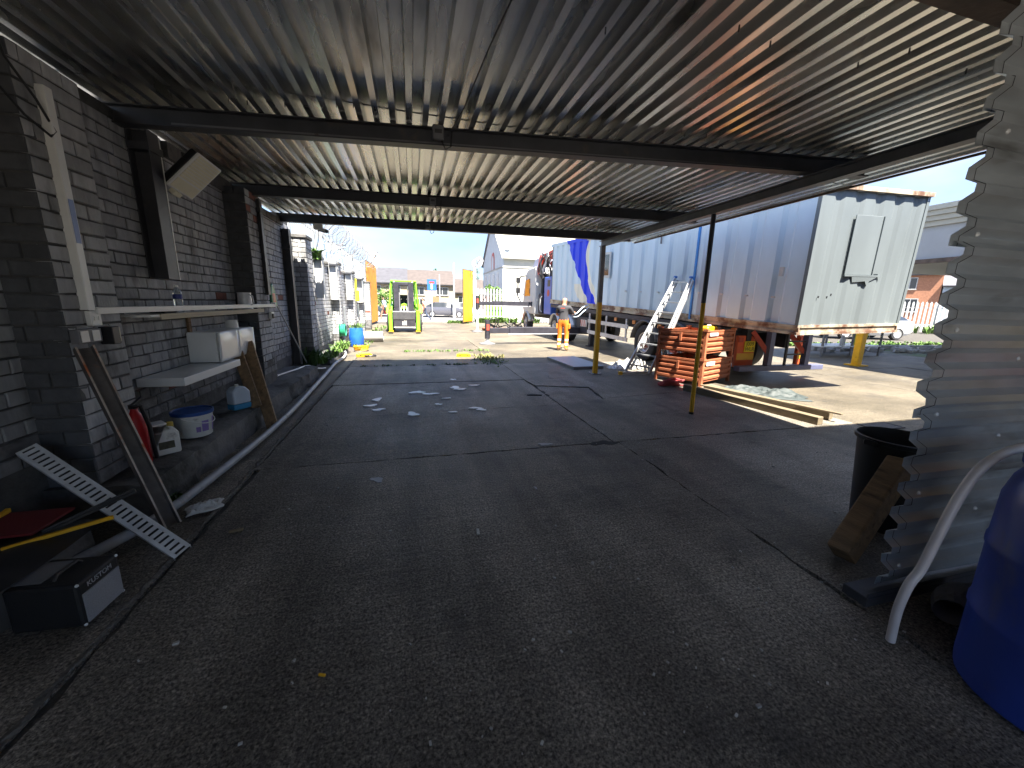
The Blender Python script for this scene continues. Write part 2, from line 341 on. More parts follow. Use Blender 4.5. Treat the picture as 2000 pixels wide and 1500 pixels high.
for i,(x,y,rx,ry) in enumerate([(-.33,3.23,.045,.05),(1.36,3.75,.06,.03),(.95,2.8,.012,.02)]): blob('paint_splash',x,y,rx,ry,i+40,mat('grey_paint_splash',(.4,.4,.42),.5))
m_oil=mat('dark_oil',(.012,.012,.012),.85,var=.3)
for i,(x,y,rx,ry) in enumerate([(2.02,3.66,.13,.07),(1.95,6.0,.1,.05)]): blob('oil_stain',x,y,rx,ry,i+60,m_oil,.002)

rg=random.Random(91); mb=MB()
for i in range(520):
    x_=rg.uniform(-1.2,4.5); y_=.9+8*rg.random()**1.6; q=rg.uniform(.003,.009)*(1.6 if rg.random()<.06 else 1)
    mb.cbox(0,0,0,q*1.6,q,q*.7,Matrix.Translation((x_,y_,q*.3))@Matrix.Rotation(rg.uniform(0,3),4,'Z'))
stuff(mb.build('floor_grit',mat('pale_grit',(.42,.41,.38),.9,var=.5,scale=3,coord='World')),'pale grit and crumbs scattered over the floor','grit')
# ---------------------------------------------------------------- brick walls
def brickmesh(name,L_,seed,m):
    rg=random.Random(seed); h=.085; d=.07; e=.006
    j=lambda s=.004: rg.uniform(-s,s)
    vs=[]
    for (x,z) in((0,0),(L_,0),(L_,h),(0,h)): vs.append((x+j(),z+j(),-d))
    for (x,z) in((0,0),(L_,0),(L_,h),(0,h)): vs.append((x+j(),z+j(),.008+j(.001)))
    for (x,z) in((e,e),(L_-e,e),(L_-e,h-e),(e,h-e)): vs.append((x+j(.003),z+j(.002),.0125+j(.0015)))
    fs=[(0,1,5,4),(1,2,6,5),(2,3,7,6),(3,0,4,7),(4,5,9,8),(5,6,10,9),(6,7,11,10),(7,4,8,11),(8,9,10,11)]
    me=bpy.data.meshes.new(name); me.from_pydata(vs,[],fs); me.update(); me.materials.append(m); return me,vs,fs
BR={}
for m_,k in((m_brick,'p'),(m_brickr,'r'),(m_brick_shade,'d'),(m_bricks,'s')):
    for L_ in(.275,.131): BR[k,L_]=[brickmesh('brick',L_,s*7+int(L_*1000),m_) for s in range(4)]
def brick_wall(root,faces,limit=300,reds=.004,core=None):
    """faces: (origin, along, normal, length, z0, z1). The nearest bricks are objects, the others one joined part."""
    rg=random.Random(11); items=[]; C=Vector((0,0,1.5))
    for (o,al,nr,ln,z0,z1,kind) in faces:
        o=Vector(o); al=Vector(al); nr=Vector(nr); n=int((z1-z0)/.0975)
        for i in range(n):
            z=z0+i*.0975; header=(i%4==2); L_=.131 if header else .275; s=-(.07 if header else (.14 if i%2 else 0))
            while s<ln-.02:
                a=max(s,0); b_=min(s+L_,ln); s+=L_+.0125
                if ln-b_<.065: b_=ln; s=ln
                if b_-a<.045: continue
                p=o+al*a+Vector((0,0,z)); sc=(b_-a)/L_
                k=kind
                if kind=='p' and z<.42+.25*noise.noise(Vector((p.y*1.3,z*2,0))): k='s'
                if kind=='p' and rg.random()<reds*(5 if z>2.1 else 1): k='r'
                dist=(p-C).length; vis=abs((p-C).normalized().dot(nr))/(dist*dist)
                if p.y<2.0: vis*=.001
                if (C-p).dot(nr)<=0: vis=0
                items.append((vis,p,al,nr,L_,sc,k,rg.randrange(4)))
    items.sort(key=lambda t:-t[0]); inv=XF[root.name].inverted()
    for it in items[:limit]:
        _,p,al,nr,L_,sc,k,q=it; me=BR[k,L_][q][0]
        o=bpy.data.objects.new('brick',me); col.objects.link(o); o.parent=root
        Mx=fr(p,al,(0,0,1),nr)@Matrix.Diagonal((sc,1,1,1)); o.matrix_local=inv@Mx
    for k in('p','r','d','s'):
        mb=MB(); any_=False
        for it in items[limit:]:
            _,p,al,nr,L_,sc,kk,q=it
            if kk!=k: continue
            any_=True; mb.add(BR[k,L_][q][1],BR[k,L_][q][2],fr(p,al,(0,0,1),nr)@Matrix.Diagonal((sc,1,1,1)))
        if any_: stuff(mb.build('brick_courses',{'p':m_brick,'r':m_brickr,'d':m_brick_shade,'s':m_bricks}[k],root,world=True))
wall=thing('brick_wall','grey painted brick wall with piers under the corrugated roof','wall',(-2.6,3,0))
mb=MB(); WX=-2.36; PXF=-2.10
mb.box(-2.75,WX,-2.4,9.1,-.04,2.86); mb.box(WX-.01,PXF,3.04,3.52,-.04,2.85); mb.box(WX-.01,PXF,6.22,6.74,-.04,2.85)
mb.build('mortar_core',m_mortar,wall,world=True)
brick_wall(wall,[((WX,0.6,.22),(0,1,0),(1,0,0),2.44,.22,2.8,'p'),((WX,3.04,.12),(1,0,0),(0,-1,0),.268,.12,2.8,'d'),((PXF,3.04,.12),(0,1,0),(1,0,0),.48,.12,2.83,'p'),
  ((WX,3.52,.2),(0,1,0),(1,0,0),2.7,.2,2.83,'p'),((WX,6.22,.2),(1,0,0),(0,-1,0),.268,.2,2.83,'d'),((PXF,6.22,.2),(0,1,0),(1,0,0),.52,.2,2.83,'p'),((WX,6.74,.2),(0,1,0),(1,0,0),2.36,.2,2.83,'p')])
mb=MB(); rg=random.Random(5)
y=-1
while y<9:     # broken flaunching along the wall head
    l_=rg.uniform(.25,.6); mb.box(-2.7,WX+rg.uniform(.0,.06),y,min(9.05,y+l_),2.858,2.858+rg.choice((.10,.16,.17,.165,.15,.175))); y+=l_+.01
mb.build('wall_coping',m_plinth,wall,world=True)
def rough_block(name,x0,x1,y0,y1,z1,m,parent=None,seed=0,st=.09,a=.02,world=False,z0=-.05):
    nx=max(3,int((x1-x0)/st)); ny=max(3,int((y1-y0)/st)); mb=MB(); vs=[];fs=[]
    for j in range(ny+1):
        for i in range(nx+1):
            x=x0+(x1-x0)*i/nx; y=y0+(y1-y0)*j/ny
            n=noise.noise(Vector((x*4+seed,y*4,1.7))); n2=noise.noise(Vector((x*11,y*11,seed)))
            e=1 if i==nx else 0
            vs.append((x+(a*1.6*n2 if e else 0),y,z1+a*n+a*.5*n2-(.02 if e else 0)))
    W=nx+1
    for j in range(ny):
        for i in range(nx): fs.append((j*W+i,j*W+i+1,(j+1)*W+i+1,(j+1)*W+i))
    b0=len(vs); hz=4
    for k in range(1,hz+1):
        for j in range(ny+1):
            t=vs[j*W+nx]; n2=noise.noise(Vector((k*3.1,t[1]*7,seed))); vs.append((t[0]+.02*k/hz+a*1.5*n2,t[1],t[2]+(z0-t[2])*k/hz))
    idx=lambda k,j: (j*W+nx) if k==0 else b0+(k-1)*(ny+1)+j
    for k in range(hz):
        for j in range(ny): fs.append((idx(k,j),idx(k+1,j),idx(k+1,j+1),idx(k,j+1)))
    # ends
    for jj in(0,ny):
        base=len(vs); vs.append((x0,y0 if jj==0 else y1,z0)); fs.append(tuple([jj*W+i for i in range(W)]+[idx(k,jj) for k in range(1,hz+1)]+[base]))
    mb.add(vs,fs); return mb.build(name,m,parent,smooth=True,world=world)
rough_block('plinth',WX+.0,-1.80,2.98,8.05,.24,m_plinth,wall,1,world=True)
rough_block('plinth',WX+.0,-1.86,-.5,2.55,.235,m_plinth,wall,4,world=True)

# yard wall beyond the roof
yw=thing('brick_wall','pale grey painted yard wall with tall piers below the razor wire','wall',(-2.6,16,0))
mb=MB(); YX=-2.3
piers=[(9.13,9.62,2.72,-2.08),(12.6,13.05,2.5,-2.05),(15.5,15.95,2.45,-2.05),(18.4,18.85,2.4,-2.05),(21.3,21.75,2.35,-2.05)]
mb.box(-2.7,YX,9.12,24.4,-.04,2.38)
for a,b_,h,xf in piers: mb.box(YX-.01,xf,a,b_,-.04,h)
mb.build('mortar_core',m_mortar,yw,world=True)
fcs=[((YX,9.62,.15),(0,1,0),(1,0,0),14.7,.15,2.36,'p')]
for a,b_,h,xf in piers: fcs+=[((YX-.06,a,.05),(1,0,0),(0,-1,0),xf-YX+.068,.05,h,'p'),((xf,a,.05),(0,1,0),(1,0,0),b_-a,.05,h,'p')]
brick_wall(yw,fcs,300,.006)
mb=MB()
for a,b_,h,xf in piers: mb.box(-2.7,xf+.04,a-.04,b_+.04,h+.002,h+.075)
mb.build('pier_cap',m_plinth,yw,bev=.01,world=True)
mb=MB(); mb.box(-2.72,YX+.03,9.7,24.4,2.382,2.44); mb.build('wall_coping',m_plinth,yw,bev=.01,world=True)
rough_block('plinth',YX,-1.9,9.7,12.4,.16,m_plinth,yw,9,world=True)

# white palisade panels and razor wire above the yard wall
m_fencew=mat('grey_white_fence',(.36,.375,.38),.5,.2,var=.12,scale=4)
fence=thing('palisade_fence','grey metal bar fence standing on top of the yard wall','fence',(-2.5,16,2.44))
y=9.7; 
while y<24.2:
    mb=MB(); mb.box(-2.53,-2.47,y-.03,y+.03,2.43,3.45); mb.build('post',m_fencew,fence,world=True)
    y1=min(24.2,y+2.4); mb=MB(); mb.box(-2.505,-2.475,y,y1,2.62,2.66); mb.box(-2.505,-2.475,y,y1,3.28,3.32); mb.build('rail',m_fencew,fence,world=True)
    me=None; k=y+.12
    while k<y1-.04:
        if me is None:
            mb=MB(); mb.cbox(0,0,0,.014,.014,.86); pk=mb.build('bar',m_fencew,fence); me=pk.data
        else: pk=bpy.data.objects.new('bar',me); col.objects.link(pk); pk.parent=fence
        pk.location=Vector((-2.47,k,2.94))-fence.location; k+=.17
    y+=2.4
mb=MB(); pts=[]
n=1300
for i in range(n):
    t=i/n; a=i*2*math.pi/34; yy=12.5+t*14.5; pts.append((-2.45+.36*math.cos(a),yy+.12*math.sin(a*.5),3.78+.36*math.sin(a)+.04*math.sin(yy*2)))
mb.tube(pts,.010,4)
rz=tag(mb.build('razor_wire',m_steelg),'coiled razor wire running along the top of the yard fence','wire')
for i in range(6):
    pass
arms=thing('wire_arms','angled steel arms carrying the razor wire coil','bracket',(-2.5,19,3.4))
for i in range(5):
    yy=13+i*3.0; mb=MB(); mb.bar((-2.5,yy,3.3),(-2.15,yy+.05,4.0),.04,.04); mb.build('arm',m_steelg,arms,world=True)
# ---------------------------------------------------------------- canopy roof
canopy=thing('canopy_roof','corrugated metal canopy roof on steel beams over the yard bay','roof',(1.3,3,0))
ZS=lambda x:3.052-.0125*(x+2.3)
P=.135
def rib_profile(x0,n):
    pr=[]
    for i in range(n):
        x=x0+i*P; pr+=[(x,0),(x+.046,0),(x+.056,.074),(x+.125,.074)]
    pr.append((x0+n*P,0)); pr.append((x0+n*P+.04,0)); return pr
rg=random.Random(2)
x=-2.42; k=0
while x<5.15:
    n=8 if k<6 else 8
    for (y0,y1,dz) in((-2.4,4.05,.006),(3.85,8.62,0.0)):
        yy1=y1+(rg.uniform(-.03,.05) if y1>5 else 0)
        mb=MB(); pr=[(px,ZS(px)+pz+dz+.003*(k%2)) for px,pz in rib_profile(x,n) if px<5.24]
        # sweep with slight waviness
        vs=[];m=len(pr);ny=14
        for j in range(ny+1):
            yy=y0+(yy1-y0)*j/ny
            for (px,pz) in pr: vs.append((px+.003*noise.noise(Vector((px*3,yy,0))),yy,pz+.004*noise.noise(Vector((px*1.5,yy*1.2,5)))))
        fs=[(j*m+i,j*m+i+1,(j+1)*m+i+1,(j+1)*m+i) for j in range(ny) for i in range(m-1)]
        mb.add(vs,fs); mb.build('roof_sheet',m_roof,canopy,solid=.0016,world=True)
    x+=n*P; k+=1
def xbeam(name,L_,Rr,m,ext=True,w=.09,h=.15):
    """I beam between two bottom points"""
    a=Vector(L_);b_=Vector(Rr); d=(b_-a).normalized(); z=Vector((0,0,1)); s=d.cross(z).normalized()
    mb=MB(); ln=(b_-a).length
    Mx=fr(a,d,-s,z)
    mb.box(0,ln,-w/2,w/2,0,.011,Mx); mb.box(0,ln,-w/2,w/2,h-.011,h-.001,Mx); mb.box(0,ln,-.005,.005,.011,h-.011,Mx)
    return mb.build(name,m,canopy,world=True)
def bz(x): return ZS(x)-.152
for (yl,yr,m) in((1.46,1.46,m_rustbrown),(4.32,3.34,m_steel),(6.55,5.75,m_steel),(8.48,7.72,m_steel),(-2.2,-2.2,m_steel)):
    xr=4.5; sl=(yr-yl)/6.3
    xbeam('beam',(-2.5,yl-.2*sl,bz(-2.5)),(xr,yr+.6*sl,bz(xr)),m,w=.11)
mb=MB(); mb.box(3.88,3.98,-2.4,7.82,2.703,2.713); mb.box(3.88,3.98,-2.4,7.82,2.80,2.812); mb.box(3.925,3.935,-2.4,7.82,2.713,2.80); 
# sits under the cross beams, slope packing
lb=mb.build('edge_beam',m_steelg,canopy,world=True)
mb=MB(); mb.bar((5.18,-2.4,ZS(5.18)-.012),(5.18,8.6,ZS(5.18)-.012),.03,.02); mb.build('edge_trim',m_rustbrown,canopy,world=True)
mb=MB(); mb.bar((-1.9,4.28-.06,bz(-1.9)+.02),(3.6,3.38,bz(3.6)+.02),.02,.02); mb.build('conduit',m_steelg,canopy,world=True)
# roofing nail points along the beams
mb=MB(); rg=random.Random(9)
for (yl,yr) in((4.32,3.34),(6.55,5.75),(2.25,1.48)):
    for i in range(52):
        px=-2.2+i*.135+.05; 
        if px>4.9 or rg.random()<.25: continue
        yy=yl+(yr-yl)*(px+2.3)/6.3+rg.choice((-.32,-.2,.3,.42))+rg.uniform(-.06,.06); mb.cbox(px+rg.uniform(-.01,.01),yy,ZS(px)-.017,.006,.006,.034)
stuff(mb.build('roofing_nails',m_black,canopy,world=True))
def junction(label,x,y,z,s=1.0):
    t=thing('junction_box',label,'junction box',(x,y,z)); mb=MB(); mb.cbox(0,-.03,0,.10*s,.05,.12*s); mb.build('housing',m_steelg,t,bev=.008)
    mb=MB(); mb.cbox(0,-.058,.005,.06*s,.006,.03*s); mb.build('cover',m_black,t)
    mb=MB(); mb.tube([(.03,-.03,-.06*s),(.06,-.04,-.13),(.11,-.03,-.1),(.12,-.02,.03)],.006,6); mb.build('cable',m_black,t,smooth=True)
def beamY(yl,yr,x): return yl+(yr-yl)*(x+2.3)/6.3
junction('grey junction box on the nearest roof beam',.28,beamY(4.32,3.34,.28)-.06,bz(.3)+.09)
junction('grey junction box on the second roof beam',.35,beamY(6.55,5.75,.35)-.06,bz(.3)+.06,.9)
junction('grey junction box on the farthest roof beam',.36,beamY(8.48,7.72,.36)-.06,bz(.3)+.05,.9)
# hanging cable along the roof
mb=MB(); mb.tube([(.72,-.5,2.99),(.62,1.2,2.96),(.50,2.6,2.985),(.44,3.3,2.95),(.36,3.8,2.93)],.005,6); tag(mb.build('roof_cable',m_black,smooth=True),'thin black cable hanging along the corrugated roof underside','cable')
# posts
t=thing('support_post','square roof post painted grey above and yellow below','post',(3.9,7.68,0))
mb=MB(); mb.box(-.045,.045,-.045,.045,.012,1.55); mb.build('lower_shaft',m_yellowp,t,bev=.006); mb=MB(); mb.box(-.0452,.0452,-.0452,.0452,1.55,2.70); mb.build('upper_shaft',m_steelg,t,bev=.006)
mb=MB(); mb.box(-.11,.11,-.11,.11,0,.012); mb.build('base_plate',m_steelg,t)
mb=MB()
for a in(-.085,.085):
    for b_ in(-.085,.085): mb.lathe([(.012,.012),(.012,.03)],6,Matrix.Translation((a,b_,0)))
mb.build('anchor_bolt',m_galv,t)
t=thing('support_pole','thin round prop pole, black above and yellow below, beside the orange crates','post',(3.83,4.49,0))
mb=MB(); mb.tube([(0,0,.02),(.045,.07,1.55)],.03,12); mb.build('lower_shaft',m_yellowp,t,smooth=True); mb=MB(); mb.tube([(.045,.07,1.55),(.085,.12,2.70)],.0305,12); mb.build('upper_shaft',m_steel,t,smooth=True)
mb=MB(); mb.lathe([(.034,0),(.034,.03)],12); mb.build('foot',m_black,t)

# ---------------------------------------------------------------- enclosing structure behind and beside the camera
mb=MB(); mb.box(-2.75,-1.6,-2.8,-2.45,-.04,4.1); mb.box(3.25,5.3,-2.8,-2.45,-.04,4.1); mb.box(-1.6,3.25,-2.8,-2.45,2.45,4.1); tag(mb.build('added_rear_wall',m_mortar),'unseen rear wall added to darken the bay, with an opening for light','wall')  # unseen wall added to darken the near floor; opening sized for fill light
t=thing('workshop_building','metal clad workshop building beside the covered bay','building',(9,-3,0))
mb=MB(); mb.box(5.32,15,-8,1.15,-.04,4.05); mb.build('wall',m_steelg,t,world=True)
mb=MB(); mb.box(5.26,15.1,-8.1,1.3,4.052,4.2); mb.build('roof',m_steel,t,world=True)
mb=MB(); mb.box(3.3,3.38,-2.4,1.18,-.03,2.8); tag(mb.build('partition_wall',m_steel),'dark steel partition behind the blue drum','wall')
# ---------------------------------------------------------------- corrugated sheet wall at the right
m_sheet=mat('grey_sheet_metal',(.56,.60,.63),.34,.5,var=.2,scale=4,bump=.12,bscale=6,dirt=(.15,.14,.13),dth=(.55,.75),dscale=2.2,stretch=(.5,1,2),coord='World')
sw=thing('corrugated_wall','corrugated grey sheet metal wall with a ragged left edge','wall',(3.4,1.25,0))
rg=random.Random(21)
def SY(x,z): return .006*noise.noise(Vector((x*2,z*3,1)))+.010*max(0,1-(x-2.31)/.12)*noise.noise(Vector((7,z*4,1)))
def vprof(z0,n,dep=.042):
    pr=[]
    for i in range(n):
        z=z0+i*.135; pr+=[(0,z),(0,z+.044),(dep,z+.074),(dep,z+.108)]
    pr.append((0,z0+n*.135)); return pr
for (z0,n,x0,yy,ln) in((.07,7,2.345,1.25,0),(.995,6,2.32,1.244,0),(1.785,4,2.30,1.25,0),(2.31,4,2.29,1.244,0)):
    pr=vprof(z0,n); mb=MB(); m=len(pr); vs=[]; nx=16
    for j in range(nx+1):
        for i,(py,pz) in enumerate(pr):
            edge=0
            if j==0: edge=.03*noise.noise(Vector((0,pz*3,3)))+.012*noise.noise(Vector((5,pz*9,1)))
            xx=x0+edge+(5.3-x0)*(j/nx)**1.6
            vs.append((xx,yy-py+SY(xx,pz),pz-.01*(xx-2.3)))
    fs=[(j*m+i,j*m+i+1,(j+1)*m+i+1,(j+1)*m+i) for j in range(nx) for i in range(m-1)]
    mb.add(vs,fs); mb.build('wall_sheet',m_sheet,sw,solid=.0018,world=True)
# dark crease lines drawn as thin tubes along the profile near the sheet edge
for xo in(.05,):
    for (z0,n,x0,yy,ln) in((.07,7,2.345,1.25,0),(.995,6,2.32,1.244,0),(1.785,4,2.30,1.25,0),(2.31,4,2.29,1.244,0)):
        pts=[]
        for (py,pz) in vprof(z0,n):
            x_=x0+xo+.012*noise.noise(Vector((xo*90,pz*6,0))); pts.append((x_,yy-py+SY(x_,pz)-.0035,pz-.01*(x_-2.3)))
        mb=MB(); mb.tube(pts,.0013,4); mb.build('crease_line',m_steel,sw,world=True)
for (x_,z_) in [(2.42,.2),(2.43,.61),(2.41,1.02),(2.40,1.42),(2.38,1.83),(2.40,2.23),(2.9,.47),(2.92,.88),(2.9,1.28),(2.9,1.69),(2.9,2.1)]:
    mb=MB(); mb.lathe([(.011,0),(.011,.004),(.006,.009)],8,fr((x_,1.2475-.042+SY(x_,z_)+.002,z_),(1,0,0),(0,0,1),(0,-1,0))); mb.build('screw',m_galv,sw,world=True)
mb=MB(); mb.box(2.22,4.8,1.19,1.31,-.01,.05); mb.box(2.22,4.8,1.19,1.2,.05,.075); mb.build('base_channel',m_steel,sw,bev=.004,world=True)
mb=MB(); mb.box(4.2,4.28,1.3,1.38,0,2.75); mb.build('stud',m_steel,sw,world=True)
# yellow and red board
t=thing('warning_board','yellow and red warning board hung behind the blue drum','sign',(3.28,1.15,1.2)); mb=MB(); mb.box(-.02,0,-.5,.0,-.25,.25); mb.build('board',m_yellowp,t)
mb=MB(); mb.box(-.024,-.021,-.5,-.002,-.1,.08); mb.build('red_band',m_red,t)
# ---------------------------------------------------------------- fittings on the brick wall
def stanchion(label,y,z0,z1,m,xf=WX+.12,wd=.13,group=None,rim=None,dep=.12):
    t=thing('steel_stanchion',label,'steel post',(xf,y,z0),group=group); h=z1-z0; mb=MB()
    mb.box(-.01,0,-wd/2,wd/2,0,h); mb.box(-dep,-dep+.01,-wd/2,wd/2,0,h); mb.box(-dep+.01,-.01,-.006,.006,0,h); mb.build('section',m,t)
    mb=MB(); mb.box(-dep+.01,.012,-wd/2-.02,wd/2+.02,h*.86,h*.86+.06); mb.build('clamp',m_steel,t)
    if rim: mb=MB(); mb.box(-.008,.003,wd/2+.001,wd/2+.012,0,h-.02); mb.build('edge_strip',rim,t)
    return t
stanchion('dark cut-off steel stanchion on the wall holding the floodlight',4.5,1.66,2.93,m_steel,WX+.17,.17,rim=m_white,dep=.16)
stanchion('dark cut-off steel stanchion beside the green broom head',6.62,1.55,2.88,m_steel,PXF+.06,.10,dep=.055)
stanchion('dark full height steel stanchion at the far end of the covered wall',8.6,.2,2.8,m_steel,WX+.15,.12,rim=m_steelg,dep=.14)
stanchion('white cut-off stanchion nearest the roof on the yard wall',10.75,1.53,2.6,m_whitep,-2.08,.2,dep=.2)
stanchion('white cut-off stanchion above the green hose reel',12.4,1.5,2.6,m_whitep,-2.04,.18,dep=.2)
stanchion('white cut-off stanchion beside the yellow box on the yard wall',15.3,1.5,2.55,m_whitep,-2.04,.2,dep=.2)
stanchion('farthest white cut-off stanchion on the yard wall',18.2,1.4,2.5,m_whitep,-2.0,.35,dep=.25)
# floodlight
fl=thing('floodlight','white rectangular floodlight on a bracket fixed to the dark stanchion','floodlight',(-2.0,4.72,2.64),rot=Matrix(((.672,.218,.707),(-.309,.95,0),(-.672,-.218,.707))))
mb=MB(); mb.box(-.10,-.015,-.14,.14,-.2,.2); mb.build('housing',m_black,fl,bev=.02,seg=2)
m_lens=mat('floodlight_lens',(.84,.79,.60),.45,var=.06,scale=8)
mb=MB(); mb.box(-.014,.012,-.15,.15,-.21,.21); mb.build('rim',m_white,fl,bev=.012,seg=2)
for i in range(9):
    mb=MB(); mb.box(.013,.0175,-.13,.13,-.07+i*.03,-.07+i*.03+.024); mb.build('lens_rib',m_lens,fl)
mb=MB(); mb.box(.013,.016,-.13,.13,-.19,-.085); mb.build('lens_panel',m_lens,fl)
mb=MB(); mb.cbox(0,-.02,-.235,.06,.09,.045); mb.build('terminal_box',m_yellowp if False else m_lens,fl,bev=.006)
mb=MB(); mb.tube([(-.1,0,0),(-.17,.0,.03),(-.2,-.05,.1)],.016,8); mb.build('bracket',m_black,fl,smooth=True)
# trunking
m_sticker=mat('blue_sticker',(.22,.30,.55),.5)
t=thing('cable_trunking','white vertical plastic cable trunking on the first brick pier','trunking',(PXF+.025,3.2,1.40))
mb=MB(); mb.box(-.02,.03,-.03,.03,0,1.3); mb.build('channel',m_white,t,bev=.004); mb=MB(); mb.box(.0305,.032,-.02,.02,.42,.68); mb.build('sticker',m_sticker,t)
t=thing('cable_trunking','white horizontal trunking running above the wall shelf','trunking',(PXF+.025,3.24,1.372))
mb=MB(); mb.box(-.015,.035,.0,3.55,0,.045); mb.build('channel',m_white,t,bev=.003); mb=MB(); mb.box(-.02,.04,3.55,3.58,-.02,.065); mb.build('end_cap',m_white,t)
mb=MB(); mb.tube([(-2.095,2.9,2.62),(-2.06,3.02,2.48),(-2.05,3.16,2.42),(-2.05,3.2,2.46),(-2.06,3.12,2.6),(-2.08,3.0,2.75),(-2.09,2.96,2.95)],.007,7); tag(mb.build('power_cable',m_black,smooth=True),'black cable looping above the vertical white trunking','cable')
t=thing('light_switch','white double switch plate below the trunking corner','switch',(PXF+.012,3.235,1.345)); mb=MB(); mb.box(0,.035,-.045,.045,-.05,.05); mb.build('plate',m_white,t,bev=.005)
for a in(-.018,.018): mb=MB(); mb.box(.036,.042,a-.008,a+.008,-.014,.014); mb.build('rocker',m_white,t)
t=thing('socket_box','grey metal socket box with worn white sockets on the brick pier','socket',(PXF+.012,3.14,1.235)); mb=MB(); mb.box(0,.045,-.1,.1,-.045,.045); mb.build('box',m_steelg,t,bev=.004)
for a in(-.05,.045): mb=MB(); mb.box(.046,.05,a-.03,a+.03,-.035,.035); mb.build('outlet',m_white,t)
t=thing('timer_box','small black box beside the metal socket box','box',(PXF+.012,3.32,1.235)); mb=MB(); mb.box(0,.08,-.04,.03,-.07,.05); mb.build('body',m_black,t,bev=.004); mb=MB(); mb.box(.01,.07,.031,.05,-.055,.045); mb.build('face_plate',m_lens,t)
# wall shelf
sh=thing('wall_shelf','long white wooden shelf fixed to the brick wall','shelf',(WX+.02,3.72,1.33))
mb=MB(); mb.box(.0,.33,.0,2.46,.0,.022); mb.build('board',m_woodp if False else m_white,sh,bev=.003)
mb=MB(); mb.box(.331,.34,.12,2.46,-.02,.026); mb.build('front_lip',mat('raw_pine',(.55,.47,.33),.7,var=.15,scale=5,stretch=(4,.6,8)),sh)
mb=MB(); mb.bar((.012,1.2,-.003),(.012,1.2,-.30),.05,.024); mb.bar((.03,1.2,-.02),(.26,1.2,-.02),.04,.03); mb.build('bracket',m_wood,sh)
ZT=1.353
t=thing('spirit_level','long aluminium level with black end caps lying on the shelf','spirit level',(-2.25,3.78,ZT)); mb=MB(); mb.box(-.014,.014,.0,1.6,.0,.045); mb.build('body',m_alu,t)
for a in(.0,1.05,1.58):
    mb=MB(); mb.box(-.017,.017,a-.03,a+.03,-.0005,.052); mb.build('cap',m_black,t)
t=thing('tool_case','small black and red tool lying on the shelf beside the bottle','tool',(-2.13,4.13,ZT)); mb=MB(); mb.box(-.06,.06,-.1,.1,0,.055); mb.build('body',m_black,t,bev=.012,seg=2); mb=MB(); mb.box(-.03,.0605,-.05,.05,.02,.057); mb.build('grip',m_red,t,bev=.004)
t=thing('water_bottle','clear plastic water bottle with a blue label on the shelf','bottle',(-2.13,4.38,ZT))
m_pet=mat('clear_plastic',(.75,.8,.85),.12,var=.03,trans=.75)
mb=MB(); mb.lathe([(.033,0),(.036,.01),(.036,.12),(.032,.125),(.036,.13),(.036,.17),(.03,.2),(.014,.225),(.014,.235)],18); mb.build('body',m_pet,t,smooth=True)
mb=MB(); mb.lathe([(.0365,.125),(.0365,.165)],18,cap0=False,cap1=False); mb.build('label_band',mat('navy_label',(.03,.05,.25),.5),t,smooth=True); mb=MB(); mb.lathe([(.016,.232),(.016,.252)],14); mb.build('cap',m_white,t)
t=thing('glass_cup','small clear glass cup near the end of the shelf','cup',(-2.12,5.42,ZT)); mb=MB(); mb.lathe([(.03,.0),(.036,.08),(.033,.08),(.028,.008)],16,cap1=True); mb.build('bowl',m_pet,t,smooth=True); mb=MB(); mb.tube([(.035,0,.065),(.055,0,.055),(.055,0,.03),(.033,0,.02)],.005,6); mb.build('handle',m_pet,t,smooth=True)
t=thing('metal_jug','dented stainless steel jug at the far end of the shelf','jug',(-2.13,5.92,ZT)); mb=MB(); mb.lathe([(.085,0),(.085,.01),(.075,.2),(.08,.215),(.076,.215),(.07,.195),(.078,.012)],22,cap1=True); mb.build('body',m_galv,t,smooth=True); mb=MB(); mb.tube([(.07,-.04,.19),(.12,-.07,.17),(.125,-.07,.08),(.08,-.045,.05)],.008,6); mb.build('handle',m_galv,t,smooth=True)
t=thing('socket_outlet','white socket at the end of the shelf on the second pier','socket',(PXF+.012,6.68,1.25)); mb=MB(); mb.box(0,.04,-.06,.06,-.06,.05); mb.build('plate',m_white,t,bev=.004); mb=MB(); mb.box(.0405,.06,-.055,-.01,-.05,.02); mb.build('plug',m_black,t)
# floating shelf and cabinet
m_gloss=mat('white_laminate',(.86,.87,.86),.25,var=.04,scale=3)
t=thing('floating_shelf','thick glossy white floating shelf below the wooden shelf','shelf',(WX+.02,3.98,.715)); mb=MB(); mb.box(0,.36,0,1.18,0,.075); mb.build('board',m_gloss,t,bev=.003)
t=thing('wall_cabinet','white two door cabinet mounted on the wall above the floating shelf','cabinet',(WX+.02,4.86,.80)); mb=MB(); mb.box(0,.27,0,.98,0,.325); mb.build('carcass',m_gloss,t,bev=.003)
for a in(0,.49):
    vs=[];fs=[];n=12   # door with a scooped pull at the top
    for j in range(n+1):
        for i in range(n+1):
            yy=a+.004+.482*i/n; zz=.003+.319*j/n; s=max(0,1-((i/n-.5)/.42)**2)*max(0,(j/n-.72)/.28); vs.append((.292-.024*min(1,s*1.6),yy,zz))
    for j in range(n):
        for i in range(n): fs.append((j*(n+1)+i,j*(n+1)+i+1,(j+1)*(n+1)+i+1,(j+1)*(n+1)+i))
    mb=MB(); mb.add(vs,fs); mb.build('door',m_gloss,t,smooth=True,solid=.016)
t=thing('paper_roll','white paper roll standing on top of the wall cabinet','paper roll',(-2.2,5.62,1.128)); mb=MB(); mb.lathe([(.07,0),(.062,.095),(.02,.095),(.02,.01)],20); mb.build('roll',m_white,t,smooth=True)
